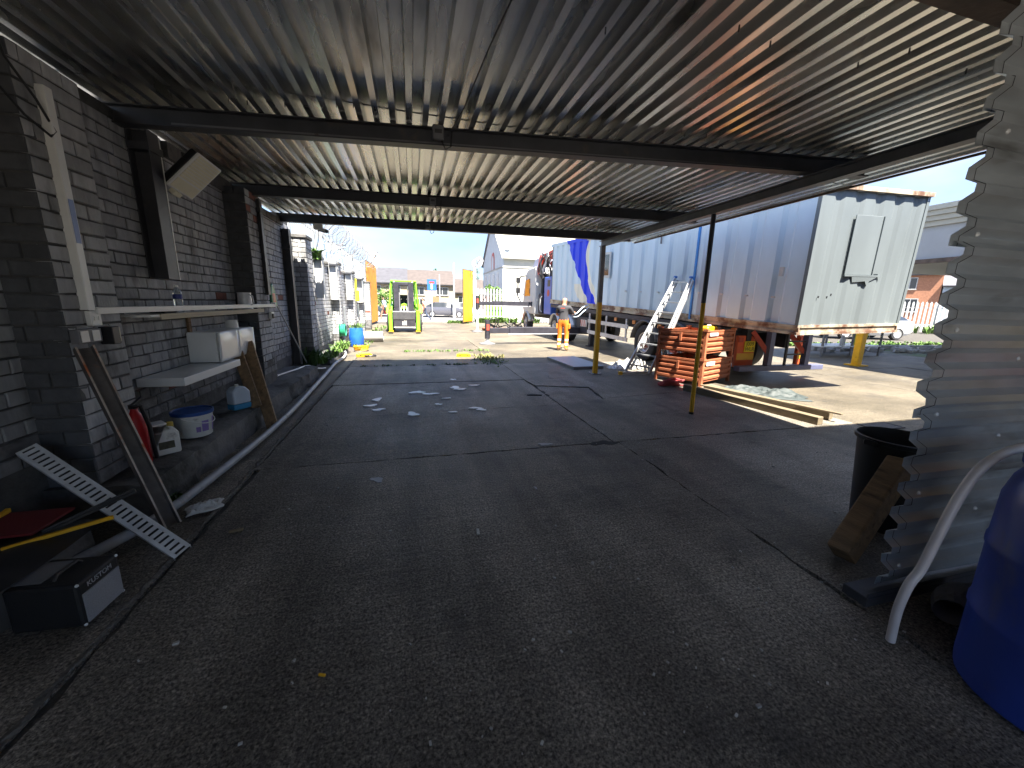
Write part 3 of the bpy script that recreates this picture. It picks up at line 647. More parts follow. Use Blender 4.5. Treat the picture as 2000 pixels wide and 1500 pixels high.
# broom
t=thing('broom','green headed broom with a metal pole leaning upside down on the wall','broom',(-2.15,8.35,.2))
mb=MB(); mb.tube([(0,.4,.0),(-.05,-1.02,1.25)],.013,8); mb.build('pole',m_alu,t,smooth=True)
m_green=mat('green_plastic',(.02,.22,.10),.4,var=.15)
mb=MB(); mb.prism([(-.12,0),(.12,-.02),(.14,.10),(.10,.28),(.03,.36),(-.05,.33),(-.10,.2)],-.03,.03,fr((-.05,-1.12,1.18),(0,1,0),(0,-.12,1),(1,0,0))); mb.build('head',m_green,t,bev=.02,seg=2)
mb=MB(); mb.prism([(-.06,.06),(.07,.05),(.06,.2),(-.05,.2)],.0305,.033,fr((-.05,-1.12,1.18),(0,1,0),(0,-.12,1),(1,0,0))); mb.build('label_patch',m_red,t)
# ---------------------------------------------------------------- things standing on the plinth
PZ=.25
m_hdpe=mat('milky_plastic',(.8,.8,.75),.4,var=.12,scale=6,dirt=(.3,.29,.25),dth=(.6,.75),dscale=6)
t=thing('fire_extinguisher','red fire extinguisher with a black hose standing behind the steel channel','extinguisher',(-2.02,3.36,PZ)); mb=MB(); mb.lathe([(.05,0),(.056,.015),(.056,.33),(.042,.375),(.025,.40),(.02,.43)],20); mb.build('cylinder',m_red,t,smooth=True)
mb=MB(); mb.lathe([(.028,.43),(.028,.46)],10); mb.bar((0,-.02,.455),(0,.1,.49),.02,.012); mb.build('valve',m_black,t); mb=MB(); mb.tube([(.02,-.02,.44),(.075,-.05,.46),(.095,-.03,.3),(.085,0,.12),(.08,.02,.03)],.014,8); mb.build('hose',m_black,t,smooth=True)
t=thing('jerry_can','dirty white plastic jerry can with a yellow cap on the plinth','jerry can',(-1.98,3.56,PZ),R(-48))
mb=MB(); pr=[(-.085,0),(.085,0),(.09,.02),(.09,.17),(.06,.215),(.03,.225),(.03,.2),(-.07,.2),(-.07,.235),(.02,.24),(.025,.26),(-.08,.26),(-.095,.24),(-.095,.02)]
mb.prism(pr,-.065,.065,fr((0,0,0),(0,1,0),(0,0,1),(1,0,0))); mb.build('body',m_hdpe,t,bev=.018,seg=3,smooth=True)
mb=MB(); mb.lathe([(.022,.21),(.022,.245),(.018,.25)],14,Matrix.Translation((0,.055,0))); mb.build('cap',mat('cap_yellow',(.5,.35,.04),.5),t); mb=MB(); mb.box(.0655,.067,-.05,.05,.05,.11); mb.build('label_patch',mat('faded_label',(.10,.095,.06),.6,var=.6,scale=20),t)
t=thing('plastic_bucket','white tub with a blue lid and purple print on the plinth','bucket',(-1.98,4.02,PZ),R(30)); mb=MB(); mb.lathe([(.125,0),(.13,.006),(.15,.215),(.154,.22)],28); mb.build('tub',m_hdpe,t,smooth=True)
mb=MB(); mb.lathe([(.157,.205),(.160,.22),(.160,.235),(.15,.238),(.147,.226)],28); mb.build('lid',mat('lid_blue',(.02,.08,.3),.4),t,smooth=True)
m_purp=mat('purple_print',(.28,.2,.48),.5)
for a0,a1,z0,z1 in((-72,-48,.05,.15),(-30,-18,.04,.17),(-90,-76,.05,.1)):
    vs=[];n=5
    for k in range(n+1):
        a=R(a0+(a1-a0)*k/n)
        for z in(z0,z1): rr=.131+.02*z/.215+.0015; vs.append((rr*math.cos(a),rr*math.sin(a),z))
    mb=MB(); mb.add(vs,[(2*k,2*k+2,2*k+3,2*k+1) for k in range(n)]); mb.build('print_panel',m_purp,t)
mb=MB(); mb.tube([(.155*math.cos(a),.155*math.sin(a),.19-.07*math.sin((a+2.2)/math.pi*math.pi)) for a in [-2.2+math.pi*i/14 for i in range(15)]],.004,6); mb.build('handle',m_white,t,smooth=True)
t=thing('jerry_can','translucent can with blue liquid in the bottom standing on the plinth','jerry can',(-1.95,4.92,PZ),R(-35))
mb=MB(); mb.prism([(-.10,.066),(.10,.066),(.10,.20),(.055,.25),(.02,.265),(-.05,.26),(-.10,.215)],-.06,.06,fr((0,0,0),(0,1,0),(0,0,1),(1,0,0))); mb.build('body',mat('blue_milky_plastic',(.55,.64,.74),.35,var=.08),t,bev=.015,seg=2,smooth=True)
mb=MB(); mb.prism([(-.095,.0),(.095,.0),(.10,.012),(.10,.064),(-.10,.064),(-.10,.012)],-.06,.06,fr((0,0,0),(0,1,0),(0,0,1),(1,0,0))); mb.build('liquid',mat('blue_liquid',(.05,.27,.5),.25,var=.05),t,bev=.008,smooth=True)
mb=MB(); mb.lathe([(.02,.255),(.02,.285)],12,Matrix.Translation((0,-.01,0))); mb.build('neck',m_hdpe,t)
# leaning timbers
t=thing('timber_plank','thick brown timber plank leaning on the cabinet, outer of the pair','plank',(-1.66,4.93,0)); mb=MB(); mb.bar((0.02,0,.0),(-.40,.72,.93),.06,.12,up=(1,0,0)); mb.build('beam',m_wood,t,bev=.004)
t=thing('timber_plank','dark timber plank leaning on the wall behind the outer plank','plank',(-1.80,4.98,.0)); mb=MB(); mb.bar((0,-.0,.24),(-.38,.56,1.02),.05,.11,up=(1,0,0)); mb.build('beam',m_wood,t,bev=.004)
# steel channel leaning on the pier
t=thing('steel_channel','rusty steel channel leaning against the first brick pier','steel channel',(-1.60,2.80,0)); a=Vector((0,0,0)); b_=Vector((-.46,.28,1.16)); d=(b_-a).normalized(); 
zz=Vector((.75,-.62,0)); zz=(zz-d*zz.dot(d)).normalized(); xx=d.cross(zz)
Mx=fr(a,xx,d,zz); ln=(b_-a).length
m_chan=mat('rusty_channel',(.16,.145,.135),.55,.4,var=.35,scale=8,dirt=(.35,.14,.07),dth=(.58,.7),dscale=3)
mb=MB(); mb.box(-.045,.045,0,ln,-.01,.0,Mx); mb.box(-.045,-.036,0,ln,0,.045,Mx); mb.box(.036,.045,0,ln,0,.045,Mx); mb.build('section',m_chan,t)
mb=MB(); mb.box(-.0455,-.0355,.0,ln,.0452,.048,Mx); mb.box(.0355,.0455,0,ln,.0452,.048,Mx); mb.build('worn_edge',mat('worn_edge',(.52,.45,.38),.5,.2,var=.4,scale=9,dirt=(.5,.16,.07),dth=(.58,.66),dscale=4),t)
# drain channel grating
t=thing('drain_grating','galvanised slotted drain channel grating leaning on the wall','grating',(-1.36,2.44,.02)); a=Vector((0,0,0)); b_=Vector((-.93,.42,.56)); d=(b_-a).normalized(); ln=(b_-a).length
zz=Vector((.25,-.55,.8)); zz=(zz-d*zz.dot(d)).normalized(); xx=d.cross(zz); Mx=fr(a,xx,d,zz)
mb=MB(); W2=.048
mb.box(-W2,-W2+.02,0,ln,-.004,.004,Mx); mb.box(W2-.02,W2,0,ln,-.004,.004,Mx); mb.box(-W2,-W2+.004,0,ln,-.03,-.0042,Mx); mb.box(W2-.004,W2,0,ln,-.03,-.0042,Mx); mb.build('side_rail',m_galv,t)
ns=30; me=None
for i in range(ns+1):
    mb=MB(); mb.box(-W2+.0202,W2-.0202,ln*i/ns-(.0115 if i else 0),ln*i/ns+(.0115 if i<ns else 0),-.003,.003,Mx); mb.build('slat',m_galv,t)
mb=MB(); mb.box(-W2+.006,W2-.006,.02,ln-.02,-.028,-.022,Mx); mb.build('tray',m_black,t)
# amplifier
m_guardg=mat('grey_lettering',(.35,.35,.36),.5)
t=thing('guitar_amplifier','small black amplifier with a grey speaker grille on the ground','amplifier',(-1.585,2.05,0),R(-4))
mb=MB(); mb.box(-.18,.10,-.115,.115,.008,.225); mb.build('cabinet',mat('black_vinyl',(.014,.014,.015),.55,var=.3,scale=30,bump=.2,bscale=200),t,bev=.014,seg=2)
mb=MB(); mb.box(.1005,.106,-.1,.1,.02,.165); mb.build('grille',mat('grille_cloth',(.30,.30,.31),.9,var=.15,scale=200),t)
text('lettering','KUSTOM',.034,fr((.1015,0,.192),(0,1,0),(0,0,1),(1,0,0)),m_guardg,t)
for a in(-.108,.108):
    for z in(.015,.218): mb=MB(); mb.cbox(.096,a,z,.014,.014,.014); mb.build('corner',m_galv,t,bev=.005)
mb=MB(); mb.tube([(-.02,-.07,.224),(-.02,-.05,.245),(-.02,.05,.245),(-.02,.07,.224)],.008,8); mb.build('handle',m_black,t,smooth=True)
mb=MB(); mb.box(-.17,-.06,-.08,.08,.2265,.229); mb.build('control_panel',m_steelg,t)
# dark junk on the near plinth
t=thing('sheet_panel','dark red sheet panel lying on the near plinth','panel',(-2.06,2.46,.28)); mb=MB(); mb.box(-.16,.13,-.13,.14,0,.012); o=mb.build('panel',mat('dark_red_panel',(.17,.018,.02),.5,var=.1),t); 
t=thing('spirit_level','yellow level lying at the edge of the near plinth','spirit level',(-1.79,2.31,.27),R(-18)); mb=MB(); mb.bar((-.16,-.13,0),(.10,.16,.02),.018,.02); mb.build('body',m_yellowp,t,bev=.003)
t=thing('spirit_level','yellow level lying behind the dark red panel','spirit level',(-2.23,2.5,.29)); mb=MB(); mb.bar((.06,-.24,0),(-.03,.14,0),.022,.025); mb.build('body',m_yellowp,t,bev=.003)
t=thing('black_sheet','torn black plastic sheet lying over the near plinth','sheet',(-1.98,2.2,.27))
vs=[];fs=[];n=16
for j in range(n+1):
    for i in range(n+1):
        x=-.28+.52*i/n; y=-.42+.72*j/n; vs.append((x,y,.02*noise.noise(Vector((x*6,y*6,0)))-.004-(.18*max(0,x-.13) if x>.13 else 0)))
for j in range(n):
    for i in range(n): fs.append((j*(n+1)+i,j*(n+1)+i+1,(j+1)*(n+1)+i+1,(j+1)*(n+1)+i))
mb=MB(); mb.add(vs,fs); mb.build('sheet',m_black,t,smooth=True)
t=thing('angle_iron','black angle iron resting across the drain grating','angle iron',(-1.8,2.4,.2)); mb=MB(); mb.bar((-.1,-.05,.08),(.22,.12,.20),.03,.006); mb.bar((-.1,-.05,.08),(.22,.12,.20),.006,.03); mb.build('section',m_black,t)
# grey pipe along the wall foot
mb=MB(); pts=[(-2.06,1.55,.07),(-1.98,2.1,.06),(-1.80,2.5,.055),(-1.68,2.9,.05),(-1.62,3.6,.05),(-1.58,4.6,.045),(-1.585,5.6,.045),(-1.64,7,.045),(-1.70,8.4,.045),(-1.76,9.6,.045),(-1.73,10.5,.045),(-1.80,11.4,.05),(-1.98,12.2,.10),(-2.0,12.6,.35)]
def smoothpts(p,k=4):
    p=[Vector(q) for q in p]; o=[]
    for i in range(len(p)-1):
        a=p[max(0,i-1)];b_=p[i];c_=p[i+1];d_=p[min(len(p)-1,i+2)]
        for j in range(k):
            t_=j/k; o.append(.5*((2*b_)+(c_-a)*t_+(2*a-5*b_+4*c_-d_)*t_*t_+(-a+3*b_-3*c_+d_)*t_**3))
    o.append(p[-1]); return o
mb.tube(smoothpts(pts),.032,12)
tag(mb.build('grey_pipe',mat('grey_hose',(.36,.37,.39),.5,var=.12,scale=5,dirt=(.18,.18,.17),dth=(.58,.7),dscale=4),smooth=True),'long grey flexible pipe running along the wall foot','pipe')
mb=MB(); mb.tube(smoothpts([(-2.15,6.9,.27),(-2.05,7.5,.26),(-2.0,8.2,.22),(-1.9,8.6,.1),(-1.85,9.0,.04)]),.014,8); tag(mb.build('thin_hose',m_white,smooth=True),'thin white hose lying on the far end of the plinth','hose')
# crumpled cloth helper
def cloth(name,label,cat,cx,cy,z,sx,sy,h,m,seed,rz=0,n=26):
    rg=random.Random(seed); vs=[];fs=[]
    Mr=Matrix.Translation((cx,cy,0))@Matrix.Rotation(rz,4,'Z')
    for j in range(n+1):
        for i in range(n+1):
            u=i/n*2-1;v=j/n*2-1; r_=math.sqrt(u*u+v*v)
            e=1+.25*noise.noise(Vector((u*1.7+seed,v*1.7,3)))
            q=noise.noise(Vector((u*2.2+seed,v*2.2,0)))*.6+.5*abs(noise.noise(Vector((u*4.5,v*4.5,seed))))+.28*noise.noise(Vector((u*9,v*9,seed)))
            edge=max(0,1-max(abs(u),abs(v))**4)
            vs.append(tuple(Mr@Vector((u*sx*e/2,v*sy*e/2,z+.004+max(0,h*(.35+q)*edge)))))
    for j in range(n):
        for i in range(n): fs.append((j*(n+1)+i,j*(n+1)+i+1,(j+1)*(n+1)+i+1,(j+1)*(n+1)+i))
    mb=MB(); mb.add(vs,fs); o=mb.build(name,m,None,smooth=True,solid=.004); return tag(o,label,cat)
m_rag=mat('white_cloth',(.60,.60,.58),.9,var=.1,scale=6,bump=.3,bscale=80)
cloth('rag','crumpled white rag on the ground beside the grey pipe','rag',-1.50,3.02,0,.22,.16,.05,m_rag,3,R(30))
# small litter
for i,(x,y,s,lb) in enumerate([(-1.16,2.64,.04,'small cream chip of wood lying near the drain grating'),(.38,2.28,.03,'small white stone lying in the middle of the floor'),(-.40,1.43,.016,'crushed yellow leaf on the near floor')]):
    mb=MB(); mb.box(-s,s,-s*.35,s*.35,0,.012,Matrix.Translation((x,y,.001))@Matrix.Rotation(i*1.3+.2,4,'Z')); tag(mb.build('litter',[m_woodp,m_rag,m_yellowp][i],bev=.004),lb,'litter')
# plants
def weeds(name,label,pts,h,m,seed,n=6,w=.012,kind='stuff'):
    rg=random.Random(seed); mb=MB()
    for (x,y,z) in pts:
        for k in range(n):
            a=rg.uniform(0,6.28); l_=h*rg.uniform(.5,1.2); t_=rg.uniform(.2,.9); d=Vector((math.cos(a),math.sin(a),0)); s=Vector((-d.y,d.x,0))*w*rg.uniform(.7,1.5)
            b0=Vector((x+rg.uniform(-.05,.05),y+rg.uniform(-.05,.05),z)); m1=b0+d*l_*.35*t_+Vector((0,0,l_*.6)); e=b0+d*l_*t_+Vector((0,0,l_*(1-.35*t_)))
            mb.add([b0-s*.5,b0+s*.5,m1+s,m1-s,e],[(0,1,2,3),(3,2,4)])
    o=mb.build(name,m)
    if kind=='stuff': stuff(o,label,'weeds')
    else: tag(o,label,'plant')
    return o
rg=random.Random(4)
weeds('weed_plant','small green weed growing beside the foot of the steel channel',[(-1.79,3.18,0)],.07,m_leaf,1,16,.014,'t')
weeds('weeds','green weeds along the far slab joint in the sun',[(-.3+rg.random()*2.6,12.0+rg.uniform(-.12,.12),0) for _ in range(60)],.07,m_leaf,2,5,.010)
weeds('weeds','low moss and weeds in the joint at the shadow edge',[(-1.2+rg.random()*2.5,9.36+rg.uniform(-.06,.06),0) for _ in range(40)],.04,m_leafd,3,5,.01)
weeds('weeds','patch of grass growing at the slab corner near the shadow edge',[(1.95+rg.gauss(0,.2),9.75+rg.gauss(0,.35),0) for _ in range(60)],.055,m_leaf,5,5,.009)
weeds('weeds','dry yellow grass patch in the sun behind the slab corner',[(2.0+rg.gauss(0,.18),10.4+rg.gauss(0,.25),0) for _ in range(40)],.10,m_dry,6,6,.011)
weeds('weeds','leafy weeds at the foot of the yard wall piers',[(-2.02+rg.random()*.2,8.9+rg.random()*3.4,.14) for _ in range(60)],.22,m_leaf,7,8,.02)
weeds('weeds','dark weeds growing between the last stanchion and the pier',[(-2.2+rg.random()*.15,8.85+rg.random()*.2,.1) for _ in range(10)],.40,m_leafd,8,10,.025)
weeds('weeds','weeds sprouting from the top of the yard wall pier',[(-2.15+rg.random()*.1,10.0+rg.random()*.35,2.4) for _ in range(10)],.28,m_leaf,9,10,.03)
weeds('weeds','thin weeds along the gutter joint',[(-1.9+rg.random()*.5,13+rg.random()*11,0) for _ in range(70)],.14,m_leaf,10,6,.014)
# ---------------------------------------------------------------- things at the right
t=thing('blue_drum','large blue plastic drum standing at the right','drum',(2.38,.62,0))
pr=[(.26,0),(.285,.02),(.29,.06),(.291,.30),(.2965,.315),(.2965,.335),(.291,.35),(.292,.58),(.2975,.595),(.2975,.615),(.292,.63),(.290,.80),(.272,.88),(.247,.925),(.257,.932),(.264,.945),(.264,.965),(.252,.97),(.24,.96),(.237,.94)]
mb=MB(); mb.lathe(pr,40); mb.build('body',m_blue,t,smooth=True)
mb=MB(); mb.lathe([(.045,.94),(.045,.965),(.03,.968)],16,Matrix.Translation((-.12,.12,0))); mb.build('bung',m_blue,t,smooth=True)
mb=MB(); mb.lathe([(.025,.94),(.025,1.0),(.04,1.005),(.04,1.02)],12,Matrix.Translation((-.02,.16,0))); mb.build('tap_neck',m_red,t,smooth=True)
mb=MB(); mb.tube(smoothpts([(2.38,.80,.99),(2.31,.88,.985),(2.225,.93,.90),(2.17,.95,.76),(2.12,.955,.60),(2.085,.965,.42),(2.055,.975,.34),(2.055,.99,.2),(2.08,1.0,.02)],5),.018,14); tag(mb.build('clear_hose',mat('hazy_hose',(.62,.58,.58),.35,var=.1,scale=4),smooth=True),'milky plastic hose hanging from the blue drum to the ground','hose')
t=thing('rubbish_bin','tall black plastic bin standing behind the corrugated sheet edge','bin',(3.22,1.76,0)); mb=MB(); mb.lathe([(.17,0),(.175,.01),(.22,.62),(.236,.625),(.239,.65),(.228,.655),(.216,.62),(.17,.03)],36); mb.build('tub',m_black,t,smooth=True)
mb=MB(); mb.cbox(-.236,.02,.62,.035,.08,.04); mb.build('lug',m_black,t,bev=.008)
t=thing('timber_block','rough chunky timber post leaning against the black bin','timber',(2.47,1.50,0)); mb=MB(); mb.bar((0,0,.05),(.56,.12,.54),.13,.12,up=(0,1,0)); o=mb.build('post',m_wood,t,bev=.012,seg=2)
t=thing('flexible_duct','silver flexible duct lying behind the blue drum','duct',(2.62,1.05,.09)); mb=MB(); pts=[];rad=[]
for i in range(60):
    q=i/59; pts.append((-.16+.3*q,.06*math.sin(q*3)-.05,.0)); rad.append(.06+.006*(i%2))
mb.tube(pts,rad,16,cap=False); mb.build('hose_wall',m_steelg,t,smooth=False)
# floor drain grate
t=thing('floor_drain','slotted metal drain grate set in the yard floor','drain',(5.98,3.5,.0))
mb=MB(); mb.box(-.25,.25,-.12,-.1,-.02,.008); mb.box(-.25,.25,.1,.12,-.02,.008); mb.box(-.25,-.23,-.1,.1,-.02,.008); mb.box(.23,.25,-.1,.1,-.02,.008); mb.build('frame',m_steel,t)
for i in range(11): mb=MB(); mb.box(-.212+i*.04,-.192+i*.04,-.1,.1,-.02,.006); mb.build('slat',m_steelg,t)
# ---------------------------------------------------------------- cabin container on the trailer
def rusty_paint(name,base,rust,zfade,rnd=0):
    m=mat(name,base,.5,.15,var=.10,scale=1.6,bump=.05,bscale=3,stretch=(1,1,.4)); t=m.node_tree; N=t.nodes; l=t.links.new; b=N['Principled BSDF']; src=b.inputs['Base Color'].links[0].from_socket
    tcn=N.new('ShaderNodeTexCoord'); sx=N.new('ShaderNodeSeparateXYZ'); l(tcn.outputs['Object'],sx.inputs[0])
    n=N.new('ShaderNodeTexNoise'); n.inputs['Scale'].default_value=2.4; n.inputs['Detail'].default_value=8; n.inputs['Roughness'].default_value=.68; mp=N.new('ShaderNodeMapping'); mp.inputs['Scale'].default_value=(1.5,1.5,.5); l(tcn.outputs['Object'],mp.inputs['Vector']); l(mp.outputs[0],n.inputs['Vector'])
    mr=N.new('ShaderNodeMapRange'); mr.inputs['From Min'].default_value=0; mr.inputs['From Max'].default_value=zfade; mr.inputs['To Min'].default_value=.12; mr.inputs['To Max'].default_value=0; l(sx.outputs['Z'],mr.inputs['Value'])
    ad=N.new('ShaderNodeMath'); l(n.outputs['Fac'],ad.inputs[0]); l(mr.outputs[0],ad.inputs[1])
    r=N.new('ShaderNodeValToRGB'); r.color_ramp.elements[0].position=.68; r.color_ramp.elements[1].position=.86; l(ad.outputs[0],r.inputs['Fac'])
    mx=N.new('ShaderNodeMix'); mx.data_type='RGBA'; l(r.outputs['Color'],mx.inputs['Factor']); l(src,mx.inputs['A']); mx.inputs['B'].default_value=(*rust,1); l(mx.outputs['Result'],b.inputs['Base Color'])
    return m,mx
m_cont,cmx=rusty_paint('cabin_shade_lifted_paint',(.54,.66,.76),(.32,.24,.18),.2)  # shaded cabin sides, colour lifted to offset the shade
m_contw,_=rusty_paint('cabin_sun_lowered_paint',(.155,.18,.19),(.13,.10,.08),.3)  # sunlit end copy of the cabin paint, colour lowered against the sun
# painted blue sweep with a white border on the front half of the side
def sweep():
    t=m_cont.node_tree; N=t.nodes; l=t.links.new; b=N['Principled BSDF']
    tcn=N.new('ShaderNodeTexCoord'); s=N.new('ShaderNodeSeparateXYZ'); l(tcn.outputs['Object'],s.inputs[0]); y=s.outputs['Y']; z=s.outputs['Z']
    def ma(op,a,b_):
        n=N.new('ShaderNodeMath'); n.operation=op
        for i,v in enumerate((a,b_)):
            if isinstance(v,(int,float)): n.inputs[i].default_value=v
            else: l(v,n.inputs[i])
        return n.outputs[0]
    z2=ma('MULTIPLY',z,z)
    far=ma('ADD',ma('ADD',7.93,ma('MULTIPLY',z,1.06)),ma('MULTIPLY',z2,-.05)); near=ma('ADD',ma('ADD',7.25,ma('MULTIPLY',z,1.3)),ma('MULTIPLY',z2,-.35))
    blue=ma('MULTIPLY',ma('LESS_THAN',y,far),ma('GREATER_THAN',y,near))
    near2=ma('SUBTRACT',near,.28); white=ma('MULTIPLY',ma('LESS_THAN',y,ma('ADD',far,ma('MULTIPLY',ma('LESS_THAN',z,.85),.75))),ma('GREATER_THAN',y,near2))
    a=b.inputs['Base Color'].links[0].from_socket
    for f,cc in((white,(.74,.72,.62)),(blue,(.006,.035,.72))):
        n=N.new('ShaderNodeMix'); n.data_type='RGBA'; l(f,n.inputs['Factor']); l(a,n.inputs['A']); n.inputs['B'].default_value=(*cc,1); a=n.outputs['Result']
    l(a,b.inputs['Base Color'])
sweep()
m_rail=mat('rusty_cream_rail',(.44,.39,.30),.7,.1,var=.3,scale=3,dirt=(.15,.075,.045),dth=(.47,.6),dscale=2.2,coord='World')
tilt=Matrix.Rotation(R(2.17),3,'X')@Matrix.Rotation(R(-1.2),3,'Y')
CB=thing('portable_cabin','long grey blue steel cabin container loaded on the trailer','container',(6.19,5.05,1.07),rot=tilt)
CW,CL,CH=2.3,12.1,2.3
def ribs(L_,pitch,flat,sl,rec,dep):
    pr=[(0,0)]; p=0
    while p+pitch<=L_+.01:
        pr+=[(p+flat,0),(p+flat+sl,dep),(p+flat+sl+rec,dep),(min(L_,p+flat+2*sl+rec),0)]; p+=pitch
    pr.append((L_,0)); return pr
pr=ribs(1.2,.6,.31,.07,.15,.05)
k=0; y=.06
while y<CL-.1:
    for sx,sg in((0,1),(CW,-1)):
        if sx and k%1: continue
        mb=MB(); y1=min(CL-.06,y+1.2); vs=[]; q=[(a,d) for a,d in pr if y+a<=y1+.001]
        for zz in(.16,CH-.12):
            for a,d in q: vs.append((sx+sg*(.012+d+.004*noise.noise(Vector((y+a,zz*2,k)))),y+a,zz))
        n=len(q); mb.add(vs,[(i,i+1,n+i+1,n+i) for i in range(n-1)]); mb.build('side_panel',m_cont,CB)
    y+=1.2; k+=1
mb=MB(); pr=ribs(CW-.12,.42,.2,.07,.08,.026); vs=[]
for zz in(.16,CH-.06):
    for a,d in pr: vs.append((.06+a,.012+d,zz))
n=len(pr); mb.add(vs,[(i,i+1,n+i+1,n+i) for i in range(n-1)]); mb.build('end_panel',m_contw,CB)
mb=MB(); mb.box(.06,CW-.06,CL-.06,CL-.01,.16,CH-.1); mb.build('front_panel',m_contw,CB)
mb=MB(); mb.box(.02,CW-.02,.02,CL-.02,CH-.06,CH-.02); mb.box(.05,CW-.05,.05,CL-.05,.03,.12); mb.build('roof_deck',m_cont,CB)
for sx in(0,CW-.06): 
    mb=MB(); mb.box(sx-.004,sx+.064,.0,CL,0,.045); mb.box(sx+.02,sx+.045,0,CL,.045,.12); mb.box(sx-.004,sx+.064,0,CL,.12,.16); mb.build('bottom_rail',m_rail,CB)
    mb=MB(); mb.box(sx,sx+.06,.0,CL,CH-.12,CH); mb.build('top_rail',m_cont,CB)
for sy in(-.004,CL-.056):
    mb=MB(); mb.box(.06,CW-.06,sy,sy+.06,0,.045); mb.box(.06,CW-.06,sy+.02,sy+.04,.045,.12); mb.box(.06,CW-.06,sy,sy+.06,.12,.16); mb.build('end_rail',m_rail,CB)
mb=MB(); mb.box(-.02,CW+.02,-.04,.06,CH-.055,CH+.01); mb.build('roof_edge',m_rail,CB)
for sx in(0,CW-.06):
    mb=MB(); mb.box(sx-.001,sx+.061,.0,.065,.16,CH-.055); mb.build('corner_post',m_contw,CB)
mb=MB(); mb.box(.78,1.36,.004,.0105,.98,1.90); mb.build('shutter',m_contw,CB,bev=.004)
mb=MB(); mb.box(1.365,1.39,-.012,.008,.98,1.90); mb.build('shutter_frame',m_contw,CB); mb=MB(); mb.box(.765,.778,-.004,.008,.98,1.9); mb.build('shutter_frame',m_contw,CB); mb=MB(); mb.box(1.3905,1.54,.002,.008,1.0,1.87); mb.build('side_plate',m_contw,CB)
mb=MB(); mb.box(.76,1.60,-.015,.01,.955,.978); mb.add([(.92,-.012,.955),(1.5,-.012,.955),(1.34,-.006,.88),(1.30,-.004,.80),(1.24,-.006,.88),(.96,-.004,.86)],[(0,1,2,3,4,5)]); mb.build('bent_flashing',m_contw,CB)
for (sx,sz) in((.32,.62),(.5,.62),(.58,.66)): mb=MB(); mb.cbox(sx,.012,sz,.022,.012,.03); mb.build('hole_plug',m_black,CB)
for yy in(.55,1.12,1.75,2.4,3.0,3.9,4.7,5.5): mb=MB(); mb.cbox(-.012,yy,.62+.02*math.sin(yy*9),.04,.05,.03); mb.build('cleat',m_whitep,CB)
mb=MB(); mb.box(-.03,0,.42,.50,.95,1.1); mb.build('hinge_plate',m_whitep,CB)
mb=MB(); mb.box(-.012,.008,2.60,2.66,.05,CH); mb.build('joint_strip',mat('strap_blue',(.03,.22,.6),.5),CB)
mb=MB(); mb.box(-.09,.005,3.85,4.1,2.0,2.08); mb.build('vent_hood',m_lens,CB); mb=MB(); mb.tube([(-.02,3.97,2.0),(-.02,3.97,1.75)],.02,8); mb.build('vent_pipe',m_steelg,CB)
mb=MB(); mb.box(-.02,.02,6.55,7.15,.98,1.72); mb.build('window_frame',m_whitep,CB); mb=MB(); mb.box(-.024,-.021,6.62,7.08,1.05,1.65); mb.build('window_pane',m_glass,CB)
for o in CB.children:
    for v in o.data.vertices: v.co.z*=1+.0095*v.co.y
# ---------------------------------------------------------------- trailer
TZ=lambda y:1.045+.0379*(y-5.05)
TR=thing('flatbed_trailer','dark flatbed trailer with twin axles under the cabin container','trailer',(7.3,9,0))
m_chas=mat('dark_chassis',(.035,.034,.045),.55,.2,var=.3,scale=4)
m_purple=mat('slate_blue_paint',(.11,.12,.21),.5,.1,var=.2,scale=4)
m_redp=mat('trailer_red',(.42,.06,.035),.5,var=.2,scale=5)
for x_ in(6.95,8.0): mb=MB(); mb.bar((x_,6.7,TZ(6.7)-.25),(x_,16.9,TZ(16.9)-.25),.12,.42); mb.build('chassis_beam',m_chas,TR,world=True)
for x_ in(6.23,8.45): mb=MB(); mb.bar((x_,6.7,TZ(6.7)-.075),(x_,17.0,TZ(17)-.075),.07,.13); mb.build('deck_rail',m_chas,TR,world=True)
for i in range(12): yy=6.9+i*.9; mb=MB(); mb.bar((6.27,yy,TZ(yy)-.09),(8.42,yy,TZ(yy)-.09),.06,.10); mb.build('cross_member',m_chas,TR,world=True)
def wheel(parent,x,y,z,r=.5,w=.28,side=-1,hub=m_red,pos=True):
    """outer face towards side*X"""
    Mx=fr((x,y,z),(0,1,0),(0,0,1),(side,0,0))
    mb=MB(); mb.lathe([(r*.56,0),(r*.6,.012),(r*.86,.02),(r*.97,-.01),(r,-.05),(r,-w+.04),(r*.9,-w),(r*.5,-w)],36,Mx,cap0=False,cap1=False); ty=mb.build('tyre',m_rubber,parent,smooth=True,world=True)
    mb=MB(); mb.lathe([(r*.565,.0),(r*.52,-.005),(r*.5,-.06),(r*.42,-.08),(r*.3,-.02),(r*.27,-.02)],30,Mx,cap0=False); rm=mb.build('rim',m_alu,parent,smooth=True,world=True)
    mb=MB(); mb.lathe([(r*.27,-.03),(r*.25,.04),(r*.12,.06)],20,Mx)
    for k in range(10):
        a=2*math.pi*k/10; mb.lathe([(r*.035,-.03),(r*.035,.0)],6,Mx@Matrix.Translation((r*.36*math.cos(a),r*.36*math.sin(a),0)))
    mb.build('hub',hub,parent,smooth=True,world=True)
